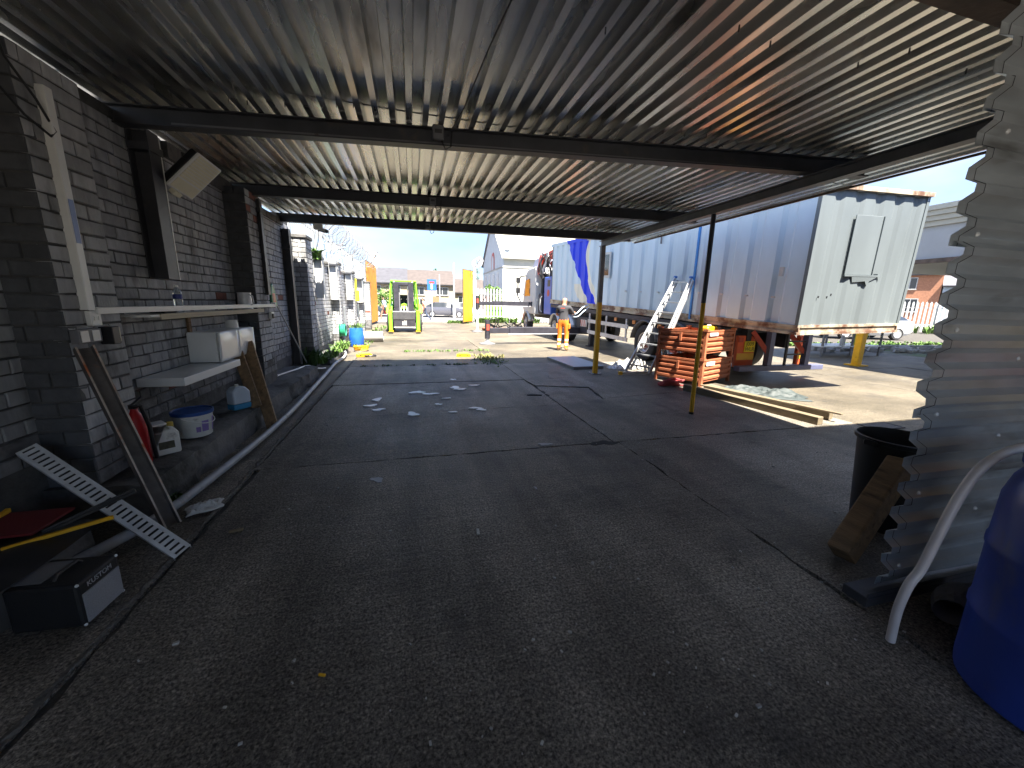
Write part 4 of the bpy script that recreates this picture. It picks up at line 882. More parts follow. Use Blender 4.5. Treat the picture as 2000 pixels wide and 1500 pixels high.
for yy in(8.12,9.42):
    wheel(TR,6.2,yy,.5,.5,.3,-1,m_redp); wheel(TR,8.45,yy,.5,.5,.3,1,m_redp)
    mb=MB(); mb.tube([(6.5,yy,.5),(8.2,yy,.5)],.07,10); mb.build('axle',m_chas,TR,world=True)
    vs=[];n=14
    for k in range(n+1):
        a=R(8+164*k/n)
        for xx in(6.14,6.52): vs.append((xx,yy-.61*math.cos(a),.5+.60*math.sin(a)))
    mb=MB(); mb.add(vs,[(2*k,2*k+1,2*k+3,2*k+2) for k in range(n)]); mb.build('mudguard',mat('mudguard_grey',(.13,.13,.14),.6),TR,smooth=True,solid=.03,world=True)
m_guard=mat('pale_guard',(.55,.55,.56),.5,.2,var=.12,scale=4,dirt=(.3,.29,.27),dth=(.58,.75),dscale=3)
for z_ in(.50,.88): mb=MB(); mb.bar((6.15,10.2,z_),(6.15,12.9,z_+.05),.03,.12); mb.build('side_guard',m_guard,TR,world=True)
for yy in(10.35,11.6,12.85): mb=MB(); mb.box(6.165,6.2,yy-.03,yy+.03,.46,TZ(yy)-.14); mb.build('guard_post',m_guard,TR,world=True)
mb=MB(); mb.box(6.3,6.9,13.2,14.3,.42,1.05); mb.build('tool_locker',m_chas,TR,bev=.02,world=True)
mb=MB(); mb.box(6.3,6.44,12.95,13.1,.0,1.05); mb.box(6.22,6.52,12.9,13.15,0,.03); mb.build('landing_leg',m_chas,TR,world=True)
mb=MB(); mb.box(6.16,6.18,13.05,13.55,.70,.95); mb.build('marker_board',m_whitep,TR,world=True)
for k in range(3): mb=MB(); mb.add([(6.157,13.1+k*.16,.71),(6.157,13.17+k*.16,.71),(6.157,13.25+k*.16,.94),(6.157,13.18+k*.16,.94)],[(0,1,2,3)]); mb.build('red_stripe',m_redp,TR,world=True)
for yy in(9.95,8.75,11.0): mb=MB(); mb.cbox(6.18,yy,TZ(yy)-.2,.03,.14,.1); mb.build('side_lamp',mat('amber_lamp',(.55,.2,.05),.35),TR,world=True)
# rear frame
mb=MB(); mb.box(6.5,8.75,6.40,6.56,.20,.31); mb.build('bumper_bar',m_purple,TR,bev=.01,world=True)
for x_ in(7.28,8.28): mb=MB(); mb.box(x_-.055,x_+.055,6.42,6.54,.312,TZ(6.5)-.03); mb.build('bumper_upright',m_purple,TR,world=True)
mb=MB(); mb.box(7.72,7.76,6.46,6.5,.312,TZ(6.5)-.1); mb.box(7.76,8.22,6.465,6.495,.80,.83); mb.box(7.76,8.22,6.465,6.495,.52,.55); mb.build('step_ladder',m_chas,TR,world=True)
for x_ in(7.02,7.98): mb=MB(); mb.bar((x_,6.7,TZ(6.7)-.1),(x_+.28,6.5,.55),.09,.09); mb.build('brace',m_redp,TR,world=True)
m_orred=mat('orange_red_panel',(.62,.10,.03),.5,var=.12,scale=4); m_refl=mat('amber_reflective',(.62,.34,.03),.4,var=.08,scale=8); m_plate=mat('plate_yellow',(.70,.55,.02),.45)
for (x0,x1) in((6.68,7.16),(8.34,8.72)):
    mb=MB(); mb.box(x0,x1,6.72,6.80,.24,.92); mb.build('rear_panel',m_orred,TR,bev=.015,world=True)
    mb=MB(); mb.box(x0+.02,x1-.02,6.712,6.719,.40,.54); mb.build('reflective_band',m_refl,TR,world=True)
    mb=MB(); mb.box(x0+.02,x0+.13,6.70,6.719,.78,.88); mb.build('rear_lamp',m_redp,TR,world=True)
mb=MB(); mb.box(6.86,7.13,6.70,6.711,.57,.80); mb.build('number_plate',m_plate,TR,world=True)
for s_,z_ in(('J009',.74),('WLR',.63)): 
    o=text('plate_lettering',s_,.115,Matrix.Translation(-Vector((7.3,9,0)))@fr((6.995,6.698,z_),(1,0,0),(0,0,1),(0,-1,0)),m_black,TR)
# ---------------------------------------------------------------- tractor with crane
TK=thing('crane_truck','white cab truck with a folded red loader crane and outriggers','truck',(7.3,18,0))
for x_ in(6.95,7.7): mb=MB(); mb.box(x_-.06,x_+.06,14.4,21.6,.75,1.02); mb.build('chassis_beam',m_chas,TK,world=True)
for yy in(15.0,16.4,20.9):
    wheel(TK,6.18,yy,.5,.5,.3,-1,m_alu); wheel(TK,8.42,yy,.5,.5,.3,1,m_alu)
    vs=[];n=10
    for k in range(n+1):
        a=R(5+170*k/n)
        for xx in(6.13,6.5): vs.append((xx,yy-.6*math.cos(a),.5+.58*math.sin(a)))
    mb=MB(); mb.add(vs,[(2*k,2*k+1,2*k+3,2*k+2) for k in range(n)]); mb.build('mudguard',m_alu,TK,smooth=True,solid=.03,world=True)
mb=MB(); mb.prism([(19.4,.95),(21.5,.95),(21.75,1.3),(21.6,2.2),(21.2,3.1),(20.8,3.3),(19.5,3.35),(19.4,3.2)],6.2,8.6,fr((0,0,0),(0,1,0),(0,0,1),(1,0,0))); mb.build('cab',m_whitep,TK,bev=.06,seg=2,world=True)
mb=MB(); mb.prism([(20.3,1.9),(21.35,1.9),(21.1,2.75),(20.35,2.8)],6.19,6.199,fr((0,0,0),(0,1,0),(0,0,1),(1,0,0))); mb.build('cab_window',m_glass,TK,world=True)
mb=MB(); mb.prism([(19.45,3.352),(20.7,3.352),(20.3,3.75),(19.6,3.85)],6.4,8.4,fr((0,0,0),(0,1,0),(0,0,1),(1,0,0))); mb.build('air_deflector',mat('lilac_grey',(.42,.42,.55),.4),TK,bev=.05,world=True)
mb=MB(); mb.tube([(6.25,21.2,3.0),(5.95,21.35,2.95),(5.8,21.35,2.6),(5.8,21.35,1.9),(6.0,21.3,1.5),(6.22,21.2,1.45)],.035,8); mb.build('mirror_arm',m_black,TK,smooth=True,world=True)
for z_ in(2.2,2.75): mb=MB(); mb.cbox(5.8,21.3,z_,.24,.10,.30); mb.build('mirror',m_black,TK,bev=.03,world=True)
mb=MB(); mb.box(6.35,6.9,18.75,19.3,1.0,2.0); mb.build('air_tank_box',m_chas,TK,bev=.03,world=True); mb=MB(); mb.box(6.5,8.3,19.1,19.35,2.0,3.0); mb.build('cab_back',m_black,TK,world=True)
mb=MB(); mb.box(6.32,6.95,17.35,18.35,1.0,2.75); mb.build('crane_cabinet',mat('truck_blue',(.05,.12,.5),.4,var=.1),TK,bev=.03,world=True)
mb=MB(); mb.box(6.316,6.3195,17.5,17.9,2.3,2.6); mb.build('decal_panel',m_black,TK,world=True); mb=MB(); mb.lathe([(.16,0),(.16,.01)],20,fr((6.32,17.75,2.0),(0,1,0),(0,0,1),(-1,0,0))); mb.build('red_disc',m_redp,TK,world=True)
mb=MB(); mb.tube([(6.25,18.45,1.1),(6.2,18.55,1.2),(6.2,18.55,1.75),(6.25,18.45,1.85)],.025,8); mb.build('grab_rail',m_whitep,TK,smooth=True,world=True)
m_cred=mat('crane_red',(.55,.06,.035),.4,var=.15,scale=4)
mb=MB(); mb.tube([(7.3,18.3,1.0),(7.3,18.3,3.0)],.2,12); mb.build('crane_column',m_chas,TK,world=True)
mb=MB(); mb.bar((6.42,19.35,2.95),(6.42,19.05,3.85),.26,.34); mb.build('crane_arm',m_cred,TK,bev=.03,world=True)
mb=MB(); mb.bar((6.5,19.2,3.72),(6.9,17.3,4.0),.28,.32); mb.build('crane_boom',m_cred,TK,bev=.03,world=True)
mb=MB(); mb.bar((6.9,19.0,3.45),(7.4,17.5,3.6),.22,.26); mb.build('crane_jib',m_cred,TK,bev=.03,world=True)
mb=MB(); mb.tube([(6.38,18.9,3.0),(6.45,18.3,3.75)],.07,10); mb.build('crane_ram',m_galv,TK,smooth=True,world=True)
for yy in(18.9,18.2): mb=MB(); mb.cbox(6.36,yy,3.86-.1*(18.9-yy),.03,.3,.2); mb.build('crane_decal',m_whitep,TK,world=True)
mb=MB(); rg=random.Random(8)
for i in range(16):
    a=Vector((6.25+rg.random()*.7,18.0+rg.random()*1.0,2.7)); mb.tube(smoothpts([a,a+Vector((rg.uniform(-.2,.1),rg.uniform(-.2,.3),.4)),a+Vector((rg.uniform(-.2,.2),rg.uniform(-.3,.3),.85)),a+Vector((rg.uniform(-.1,.2),rg.uniform(-.2,.2),1.15))],3),.03,6)
mb.build('hydraulic_hoses',m_black,TK,smooth=True,world=True)
def outrig(x0,x1,y,z,h):
    mb=MB(); mb.box(x0+.75,x1,y-.13,y+.13,z-h/2,z+h/2); mb.build('outrigger_sleeve',m_chas,TK,bev=.01,world=True)
    mb=MB(); mb.box(x0,x0+1.6,y-.10,y+.10,z-h/2+.035,z+h/2-.035); mb.build('outrigger_beam',m_chas,TK,bev=.008,world=True)
    mb=MB(); mb.box(x0+.7,x1,y-.135,y-.131,z-h/2,z-h/2+.03); mb.build('outrigger_edge',m_guard,TK,world=True)
    jx=x0-.06; top=z+.38
    mb=MB(); mb.tube([(jx,y,z-.3),(jx,y,top)],.095,14); mb.build('jack_body',m_chas,TK,smooth=True,world=True); mb=MB(); mb.tube([(jx,y,.12),(jx,y,z-.3)],.055,12); mb.build('jack_ram',m_galv,TK,smooth=True,world=True)
    mb=MB(); mb.lathe([(.3,0),(.3,.03),(.12,.07),(.07,.13)],24,Matrix.Translation((jx,y,0))); mb.build('jack_foot',m_steelg,TK,smooth=True,world=True)
    mb=MB(); mb.cbox(jx,y-.1,z+.12,.10,.02,.22); mb.build('warning_label',m_redp,TK,world=True)
    mb=MB(); mb.tube(smoothpts([(jx+.05,y-.05,top-.02),(jx+.2,y-.08,top+.05),(jx+.42,y-.05,top-.02),(jx+.3,y-.02,z+.12)],4),.02,6); mb.build('jack_hose',m_black,TK,smooth=True,world=True)
outrig(2.74,6.6,14.0,.50,.26); outrig(3.35,6.5,20.0,1.46,.26)
# ---------------------------------------------------------------- stacked orange stillages
def stillage(label,z,seed):
    t=thing('steel_stillage',label,'crate',(5.28,6.02,z),R(23),'orange steel stillages'); W_,D_,H_=1.18,1.0,.55
    for (px,py) in((0,0),(W_-.06,0),(0,D_-.06),(W_-.06,D_-.06)):
        mb=MB(); mb.box(px,px+.06,py,py+.06,.0,H_-.004); mb.build('corner_post',m_orange,t,bev=.006); mb=MB(); mb.box(px-.012,px+.072,py-.012,py+.072,H_-.05,H_-.004); mb.build('cup_foot',m_orange,t)
    def ribpanel(L_,z0,z1,Mx,nm='side_panel'):
        pr=[(0,z0)];n=4;h=(z1-z0)/n
        for i in range(n): a=z0+i*h; pr+=[(0,a+h*.2),(.028,a+h*.36),(.028,a+h*.72),(0,a+h*.88)]
        pr.append((0,z1)); vs=[(.06,p,q) for p,q in pr]+[(L_-.06,p,q) for p,q in pr]; k=len(pr)
        mb=MB(); mb.add(vs,[(i,i+1,k+i+1,k+i) for i in range(k-1)],Mx); mb.build(nm,m_orange,t,solid=.004)
    I=ident()
    ribpanel(W_,.10,.50,fr((0,.03,0),(1,0,0),(0,-1,0),(0,0,1))); ribpanel(W_,.10,.50,fr((0,D_-.03,0),(1,0,0),(0,1,0),(0,0,1)))
    ribpanel(D_,.08,.49,fr((.03,0,0),(0,1,0),(-1,0,0),(0,0,1))); ribpanel(D_,.10,.50,fr((W_-.03,0,0),(0,1,0),(1,0,0),(0,0,1)))
    mb=MB(); mb.box(.02,W_-.02,.02,D_-.02,.085,.10); mb.build('floor_plate',m_orange,t); mb=MB(); mb.box(.06,W_-.06,-.004,.02,.49,.52); mb.box(-.002,.02,.06,D_-.06,.48,.515); mb.build('top_rim',m_orange,t)
    mb=MB(); mb.box(-.03,-.004,D_*.5-.02,D_*.5+.02,.30,.46); mb.build('latch',m_orange,t)
    mb=MB(); mb.box(.10,.42,-.012,-.0055,.40 if seed else .415,.475); mb.build('label_plate',m_rag,t); return t
stillage('lower orange steel stillage crate standing on the ground',0,1); stillage('upper orange steel stillage crate stacked on the lower one',.55,0)
t=thing('yellow_tool','yellow plastic tool case lying in the upper orange stillage','tool case',(5.75,6.6,.66),R(23)); mb=MB(); mb.box(-.12,.3,-.1,.12,0,.46); mb.build('case',m_yellowp,t,bev=.03); mb=MB(); mb.cbox(.1,0,.475,.10,.05,.03); mb.build('handle',m_white,t,bev=.01)
mb=MB(); 
for i in range(5):
    pts=[(4.72+.03*i+.17*math.cos(a),6.28-.02*i+.10*math.sin(a),.03+.022*i+.012*math.sin(3*a+i)) for a in [k*.45 for k in range(15)]]; mb.tube(pts,.02,6)
mb.tube(smoothpts([(4.88,6.2,.03),(4.98,6.1,.03),(5.12,6.03,.03)],3),.02,6)
tag(mb.build('red_rope',mat('rope_red',(.33,.05,.05),.9,bump=.6,bscale=60),smooth=True),'coil of dark red rope lying at the foot of the orange crates','rope')
# ladder
t=thing('ladder','aluminium extension ladder leaning on the trailer behind the orange crates','ladder',(4.7,7.3,0))
A0=Vector((4.62,7.62,.06));A1=Vector((6.1,8.2,2.16));B0=Vector((4.86,7.08,.06));B1=Vector((6.1,7.66,2.12))
for a,b_ in((A0,A1),(B0,B1)):
    mb=MB(); mb.bar(a,b_,.028,.075,up=(0,0,1)); mb.build('stile',m_alu,t,bev=.003,world=True)
    o_=Vector((.06,-.02,-.05)); mb=MB(); mb.bar(a+(b_-a)*.25+o_,b_+(b_-a)*.0+o_,.026,.07); mb.build('inner_stile',m_alu,t,bev=.003,world=True)
    mb=MB(); mb.cbox(b_.x,b_.y,b_.z+.02,.07,.06,.05); mb.build('end_cap',m_blueb,t,bev=.006,world=True)
for i in range(9): f=(i+.6)/9; mb=MB(); mb.bar(A0.lerp(A1,f),B0.lerp(B1,f),.05,.028); mb.build('rung',m_alu,t,world=True)
mb=MB(); mb.bar((4.40,7.42,.05),(5.15,7.40,.05),.06,.05); mb.build('base_bar',m_alu,t,world=True); mb=MB(); mb.cbox(4.38,7.42,.05,.07,.07,.07); mb.build('base_cap',m_yellowp,t,world=True)
# timbers, tarpaulin, plates, cloths
t=thing('timber_beam','long weathered timber beam on the floor, nearest the pole','timber',(4.83,5.9,0)); mb=MB(); mb.bar((0,0,.055),(.36,-2.2,.055),.11,.105); mb.build('beam',m_woodp,t,bev=.005)
t=thing('timber_beam','pale timber beam lying on the floor beside the grey tarpaulin','timber',(5.18,5.78,0)); mb=MB(); mb.bar((0,0,.06),(.40,-1.92,.06),.13,.11); mb.build('beam',m_woodp,t,bev=.005)
t=thing('timber_batten','thin pale batten lying across the two timber beams','timber',(5.0,5.7,.115)); mb=MB(); mb.bar((0,0,.012),(.55,-2.0,.012),.06,.02); mb.build('batten',m_woodp,t)
cloth('tarpaulin','folded grey green tarpaulin lying by the timber beams','tarpaulin',5.98,5.35,0,1.3,.75,.13,mat('grey_green_tarp',(.04,.052,.052),.65,var=.2,scale=3),17,R(-28),40)
t=thing('flat_panel','flat grey insulated panel lying at the shadow edge by the post','panel',(4.0,9.1,0)); mb=MB(); mb.prism([(-.42,.85),(-.36,-.85),(.42,-.82),(.40,.90)],.0,.06); mb.build('core',m_steelg,t); mb=MB(); mb.prism([(-.425,.855),(-.365,-.855),(.425,-.825),(.405,.905)],.0605,.07); mb.build('skin',mat('pale_blue_grey_panel',(.36,.41,.45),.5,var=.1,scale=2),t)
cloth('dust_sheet','crumpled white dust sheet beside the trailer wheel','cloth',5.28,8.42,0,.75,.62,.26,mat('dull_white_cloth',(.38,.38,.36),.9,var=.15,scale=6,bump=.3,bscale=60),29,.3,34)
cloth('plastic_bag','clear crumpled plastic bag beside the white dust sheet','bag',4.82,8.3,0,.5,.34,.1,mat('hazy_film',(.55,.58,.62),.25,var=.2,scale=6),31,.2,24)
for i,(x,y,rz_,lb) in enumerate([(-1.28,11.0,.3,'yellow plastic chock lying by the grey hose end'),(1.38,10.75,-.1,'yellow plastic chock lying on the slab joint in the sun'),(-1.5,12.3,1.2,'yellow coiled lead lying near the blue planter drum')]):
    t=thing('yellow_chock',lb,'chock',(x,y,0),rz_)
    if i<2:
        mb=MB(); mb.prism([(-.2,0),(.2,0),(.19,.075),(.1,.10),(-.1,.10),(-.19,.075)],-.07,.07,fr((0,0,0),(1,0,0),(0,0,1),(0,-1,0))); mb.build('body',m_yellowp,t,bev=.01)
        for a in(-.1,.1): mb=MB(); mb.cbox(a,-.072,.05,.05,.006,.025); mb.build('slot',m_black,t)
    else: mb=MB(); mb.tube([(.17*math.cos(k*.5)*(1+.01*k),.2*math.sin(k*.5),.02+.003*k) for k in range(50)],.014,6); mb.build('coil',m_yellowp,t,smooth=True)
mb=MB(); mb.tube(smoothpts([(-1.28,10.95,.04),(-1.1,10.9,.03),(-.98,11.0,.03),(-1.05,11.1,.03)],4),.02,6); tag(mb.build('black_lead',m_black,smooth=True),'short black lead attached to the yellow chock by the hose','cable')
# planter drum, pipe, hose reel, yellow box, cctv
t=thing('planter_drum','bright blue drum planted with green weeds by the yard wall','drum',(-1.78,13.6,0)); mb=MB(); mb.lathe([(.21,0),(.22,.02),(.23,.25),(.235,.3),(.23,.35),(.21,.55),(.2,.6)],28); mb.build('body',mat('drum_blue',(.02,.13,.62),.4),t,smooth=True)
rg=random.Random(14); mb=MB()
for k in range(90):
    a=rg.uniform(0,6.28); r_=rg.uniform(0,.2); p=Vector((r_*math.cos(a),r_*math.sin(a),.58)); d=Vector((rg.gauss(0,.5),rg.gauss(0,.5),1)).normalized(); s=d.cross(Vector((rg.random(),rg.random(),.1))).normalized()*.02; l_=rg.uniform(.08,.24); mb.add([p,p+d*l_*.5+s,p+d*l_,p+d*l_*.5-s],[(0,1,2,3)])
mb.build('foliage',m_leaf,t)
t=thing('concrete_pipe','short concrete pipe lying beside the blue planter drum','pipe',(-1.6,15.2,.19)); mb=MB(); mb.lathe([(.19,0),(.19,.75),(.13,.75),(.13,.02)],24,fr((-.2,0,0),(0,1,0),(0,0,1),(1,-.05,0)),cap1=False); mb.build('barrel',m_pave,t,smooth=True)
t=thing('hose_reel','green garden hose reel mounted on the yard wall','hose reel',(-2.02,12.55,.6)); mb=MB(); mb.lathe([(.2,-.1),(.2,-.08),(.12,-.08),(.12,.06),(.2,.06),(.2,.08)],24,fr((0,0,.0),(0,1,0),(0,0,1),(1,-.5,0))); mb.build('drum',m_green,t,smooth=True)
mb=MB(); 
for k in range(4): mb.tube([(.02+.035*k-.05,.16*math.cos(a)-.02*k,.16*math.sin(a)) for a in [i*2*math.pi/20 for i in range(20)]],.02,6,closed=True)
mb.build('hose_coil',mat('hose_green',(.03,.32,.17),.4),t,smooth=True)
t=thing('yellow_cabinet','yellow box hanging high on the yard wall','box',(-2.02,16.2,1.45)); mb=MB(); mb.box(-.1,.08,-.2,.2,0,.42); mb.build('box',mat('acid_yellow',(.62,.60,.03),.5),t,bev=.02); mb=MB(); mb.box(-.1,.02,-.12,.1,.43,.85); mb.build('bag',mat('acid_yellow',(.62,.6,.03)),t,bev=.03)
t=thing('security_camera','small white security camera under the farthest roof beam','camera',(-1.62,8.22,2.78)); mb=MB(); mb.cbox(0,0,.03,.16,.10,.10); mb.build('base',m_white,t,bev=.01); mb=MB(); mb.bar((.02,-.05,-.02),(.16,-.13,-.06),.07,.07); mb.build('body',m_white,t,bev=.01); mb=MB(); mb.lathe([(.028,0),(.028,.02)],12,fr((.16,-.13,-.06),(0,0,1),(.5,.8,0),(.86,-.5,-.2))); mb.build('lens',m_black,t)
mb=MB(); mb.tube(smoothpts([(-1.62,8.2,2.76),(-1.66,8.3,2.55),(-1.8,8.6,2.4),(-2.0,9.0,2.5)],4),.006,6); tag(mb.build('camera_cable',m_black,smooth=True),'thin cable hanging below the security camera','cable')
# white patches on the yard wall
for i,(y,z0,z1,wd,lb) in enumerate([(13.2,.55,1.3,.5,'white painted board on the pier behind the blue planter'),(16.6,.7,1.35,.5,'white notice board fixed low on the yard wall')]):
    t=thing('wall_board',lb,'board',(-2.04,y,z0)); mb=MB(); mb.box(-.03,0,-wd/2,wd/2,0,z1-z0); mb.build('board',m_whitep,t,bev=.004); mb=MB(); mb.box(.0005,.006,-wd/2+.05,wd/2-.05,.08,.12); mb.build('text_strip',m_steelg,t)
# ---------------------------------------------------------------- people
def person(label,loc,rz,J,RAD,E,mats,matfn,scale=1.0,extra=None):
    me=bpy.data.meshes.new('body'); names=list(J); idx={n:i for i,n in enumerate(names)}
    me.from_pydata([J[n] for n in names],[(idx[a],idx[b_]) for a,b_ in E],[]); o=bpy.data.objects.new('body_tmp',me); col.objects.link(o)
    sk=o.modifiers.new('skin','SKIN'); sk.use_smooth_shade=True
    lay=me.skin_vertices[0].data
    for n,i in idx.items():
        r=RAD[n]; r=(r,r) if isinstance(r,(int,float)) else r; lay[i].radius=r; lay[i].use_root=(n=='pelvis')
    sb=o.modifiers.new('sub','SUBSURF'); sb.levels=2; sb.render_levels=2
    dg=bpy.context.evaluated_depsgraph_get(); dg.update(); m2=bpy.data.meshes.new_from_object(o.evaluated_get(dg)); bpy.data.objects.remove(o)
    for p in m2.polygons: p.use_smooth=True
    m2.materials.clear()
    for m in mats: m2.materials.append(m)
    for p in m2.polygons: p.material_index=matfn(p.center)
    t=thing('person',label,'person',loc,rz); b=bpy.data.objects.new('body',m2); col.objects.link(b); b.parent=t; b.scale=(scale,)*3; XF[b.name]=XF[t.name]
    if extra: extra(t,scale)
    return t
def hand(J,RAD,E,side,w,d,up):
    """fingers fanned off the wrist: d finger direction, up back of the hand"""
    d=Vector(d).normalized(); up=Vector(up).normalized(); s=d.cross(up); w=Vector(w); p=w+d*.07; n='hand'+side; J[n]=tuple(p); RAD[n]=(.042,.026); E.append(('wr'+side,n))
    for k,(o,l_) in enumerate(((-.032,.075),(-.011,.09),(.011,.085),(.03,.065))):
        a=p+s*o+d*.035; b_=a+d*l_*.5-up*.008; e=b_+d*l_*.45-up*.03
        for q,v in(('a',a),('b',b_),('c',e)): J[f'f{k}{q}{side}']=tuple(v); RAD[f'f{k}{q}{side}']=.0095
        E.extend([(n,f'f{k}a{side}'),(f'f{k}a{side}',f'f{k}b{side}'),(f'f{k}b{side}',f'f{k}c{side}')])
    a=w+d*.03-s*.045; b_=a+d*.04-s*.02-up*.015; J['t1'+side]=tuple(a); J['t2'+side]=tuple(b_); RAD['t1'+side]=.013; RAD['t2'+side]=.0105; E.extend([('wr'+side,'t1'+side),('t1'+side,'t2'+side)])
m_skin=mat('skin',(.46,.22,.14),.55,var=.08,scale=8); m_shirt=mat('dark_shirt',(.05,.05,.057),.9,var=.15,scale=6,bump=.3,bscale=14); m_hiviz=mat('orange_hiviz',(.78,.20,.015),.75,var=.12,scale=8,bump=.3,bscale=12); m_band=mat('reflective_band',(.62,.60,.56),.5); m_boot=mat('tan_boot',(.40,.24,.12),.8,var=.2,scale=12); m_hair=mat('brown_hair',(.05,.03,.02),.8,var=.3,scale=20)
J=dict(pelvis=(0,0,.96),waist=(0,.01,1.09),chest=(0,.02,1.3),neckb=(0,.02,1.46),neck=(0,.03,1.52),head=(0,.05,1.61),crown=(0,.04,1.70),
 hipL=(-.10,0,.90),kneeL=(-.12,.04,.50),ankL=(-.13,.0,.10),toeL=(-.14,.15,.04),hipR=(.10,0,.90),kneeR=(.12,.03,.50),ankR=(.13,-.02,.10),toeR=(.15,.13,.04),heelL=(-.13,-.05,.05),heelR=(.13,-.07,.05),
 shL=(-.19,.01,1.41),elL=(-.27,.10,1.17),wrL=(-.16,.32,1.12),shR=(.19,.01,1.41),elR=(.29,.12,1.20),wrR=(.24,.36,1.24),nose=(0,.145,1.605),earL=(-.078,.045,1.61),earR=(.078,.045,1.61),chin=(0,.115,1.545))
RD=dict(pelvis=(.17,.125),waist=(.155,.115),chest=(.17,.12),neckb=(.085,.075),neck=.058,head=(.078,.092),crown=(.06,.07),hipL=.10,hipR=.10,kneeL=.075,kneeR=.075,ankL=.062,ankR=.062,toeL=(.045,.035),toeR=(.045,.035),heelL=.045,heelR=.045,shL=.072,shR=.072,elL=.047,elR=.047,wrL=.032,wrR=.032,nose=.014,earL=.015,earR=.015,chin=.03)
ED=[('pelvis','waist'),('waist','chest'),('chest','neckb'),('neckb','neck'),('neck','head'),('head','crown'),('pelvis','hipL'),('hipL','kneeL'),('kneeL','ankL'),('ankL','toeL'),('ankL','heelL'),('pelvis','hipR'),('hipR','kneeR'),('kneeR','ankR'),('ankR','toeR'),('ankR','heelR'),('chest','shL'),('shL','elL'),('elL','wrL'),('chest','shR'),('shR','elR'),('elR','wrR'),('head','nose'),('head','earL'),('head','earR'),('head','chin')]
hand(J,RD,ED,'L',J['wrL'],(.35,.9,.05),(0,0,1)); hand(J,RD,ED,'R',J['wrR'],(-.1,.95,.1),(0,0,1))
def mf(p):
    if p.z<.115: return 4
    if p.z<1.0: return 3 if (.20<p.z<.25 or .33<p.z<.38) else 2
    if p.z>1.475 and abs(p.x)<.15: return 0
    if abs(p.x)>.155 and (p.y>.14 or p.z<1.2) : return 0
    return 1
def ex(t,s):
    mb=MB(); mb.box(-.07,.07,-.135,-.128,1.36,1.385); mb.build('back_print',m_redp,t)
    for sx in(-1,1): mb=MB(); mb.cbox(sx*.20,.0,.80,.05,.12,.16); mb.build('pocket',m_hiviz,t,bev=.012)
    for sx in(-1,1):
        mb=MB(); mb.tube([(sx*.035,.135,1.63),(sx*.034,.139,1.63)],.009,8); mb.build('eye',m_white,t)
    mb=MB(); mb.box(-.024,.024,.139,.143,1.572,1.578); mb.build('mouth',m_redp,t)
person('worker in dark shirt and orange hi-vis trousers standing beside the trailer','%s'%'' or (4.75,11.78,0),R(-38),J,RD,ED,[m_skin,m_shirt,m_hiviz,m_band,m_boot],mf,1.0,ex)
# strap held by the worker
mb=MB(); mb.tube(smoothpts([(5.14,12.0,1.15),(5.4,12.2,1.22),(5.75,12.6,1.38),(6.12,12.9,1.5)],4),.02,8); mb.tube(smoothpts([(5.12,11.98,1.10),(5.4,12.15,1.1),(5.75,12.5,1.25),(6.12,12.8,1.42)],4),.016,8); tag(mb.build('load_strap',mat('pale_blue_hose',(.5,.6,.72),.5),smooth=True),'pale blue straps running from the worker to the trailer deck','strap')
# pedestrians walking past the gate
def walker(label,loc,rz,shirt,leg,shoe,hair,bare_leg,lean=0,skirt=None,bag=None,scale=1.05):
    L_=lean
    J=dict(pelvis=(0,0,.94),waist=(0,L_*.2,1.07),chest=(0,L_*.55,1.29),neckb=(0,L_*.85,1.45),neck=(0,L_*.95,1.51),head=(0,L_+.02,1.60),crown=(0,L_+.01,1.69),hipL=(-.09,.02,.89),kneeL=(-.10,.22,.52),ankL=(-.10,.30,.10),toeL=(-.10,.45,.05),hipR=(.09,-.02,.89),kneeR=(.10,-.10,.50),ankR=(.10,-.42,.18),toeR=(.10,-.32,.05),
     shL=(-.17,L_*.8,1.40),elL=(-.22,L_*.5-.12,1.16),wrL=(-.2,L_*.5-.02,.94),shR=(.17,L_*.8,1.40),elR=(.22,L_*.6+.10,1.15),wrR=(.2,L_*.6+.28,1.05),nose=(0,L_+.115,1.595))
    RD=dict(pelvis=(.15,.115),waist=(.13,.10),chest=(.15,.11),neckb=(.075,.07),neck=.05,head=(.072,.088),crown=(.06,.07),hipL=.09,hipR=.09,kneeL=.065,kneeR=.065,ankL=.045,ankR=.045,toeL=.035,toeR=.035,shL=.06,shR=.06,elL=.042,elR=.042,wrL=.03,wrR=.03,nose=.013)
    ED=[('pelvis','waist'),('waist','chest'),('chest','neckb'),('neckb','neck'),('neck','head'),('head','crown'),('pelvis','hipL'),('hipL','kneeL'),('kneeL','ankL'),('ankL','toeL'),('pelvis','hipR'),('hipR','kneeR'),('kneeR','ankR'),('ankR','toeR'),('chest','shL'),('shL','elL'),('elL','wrL'),('chest','shR'),('shR','elR'),('elR','wrR'),('head','nose')]
    hand(J,RD,ED,'L',J['wrL'],(0,.2,-1),(-1,0,0)); hand(J,RD,ED,'R',J['wrR'],(0,.6,-.7),(1,0,0))
    def mf(p):
        if p.z>1.48 and abs(p.x)<.12: return 3 if (p.z>1.64 or p.y<L_-.02) else 0
        if p.z>1.0: return 0 if (abs(p.x)>.15 and p.z<1.2) else 1
        if abs(p.x)>.155: return 0
        if p.z<.10: return 4
        return 2 if p.z>bare_leg else 0
    def ex(t,s):
        if bag: mb=MB(); mb.prism([(-.13,0),(.13,0),(.15,.28),(-.15,.28)],-.05,.05,fr((.24*s,.10,.52),(0,1,0),(0,0,1),(1,0,0))); mb.build('bag',bag,t,bev=.02)
    return person(label,loc,rz,J,RD,ED,[m_skin,shirt,leg,hair,shoe],mf,scale,ex)
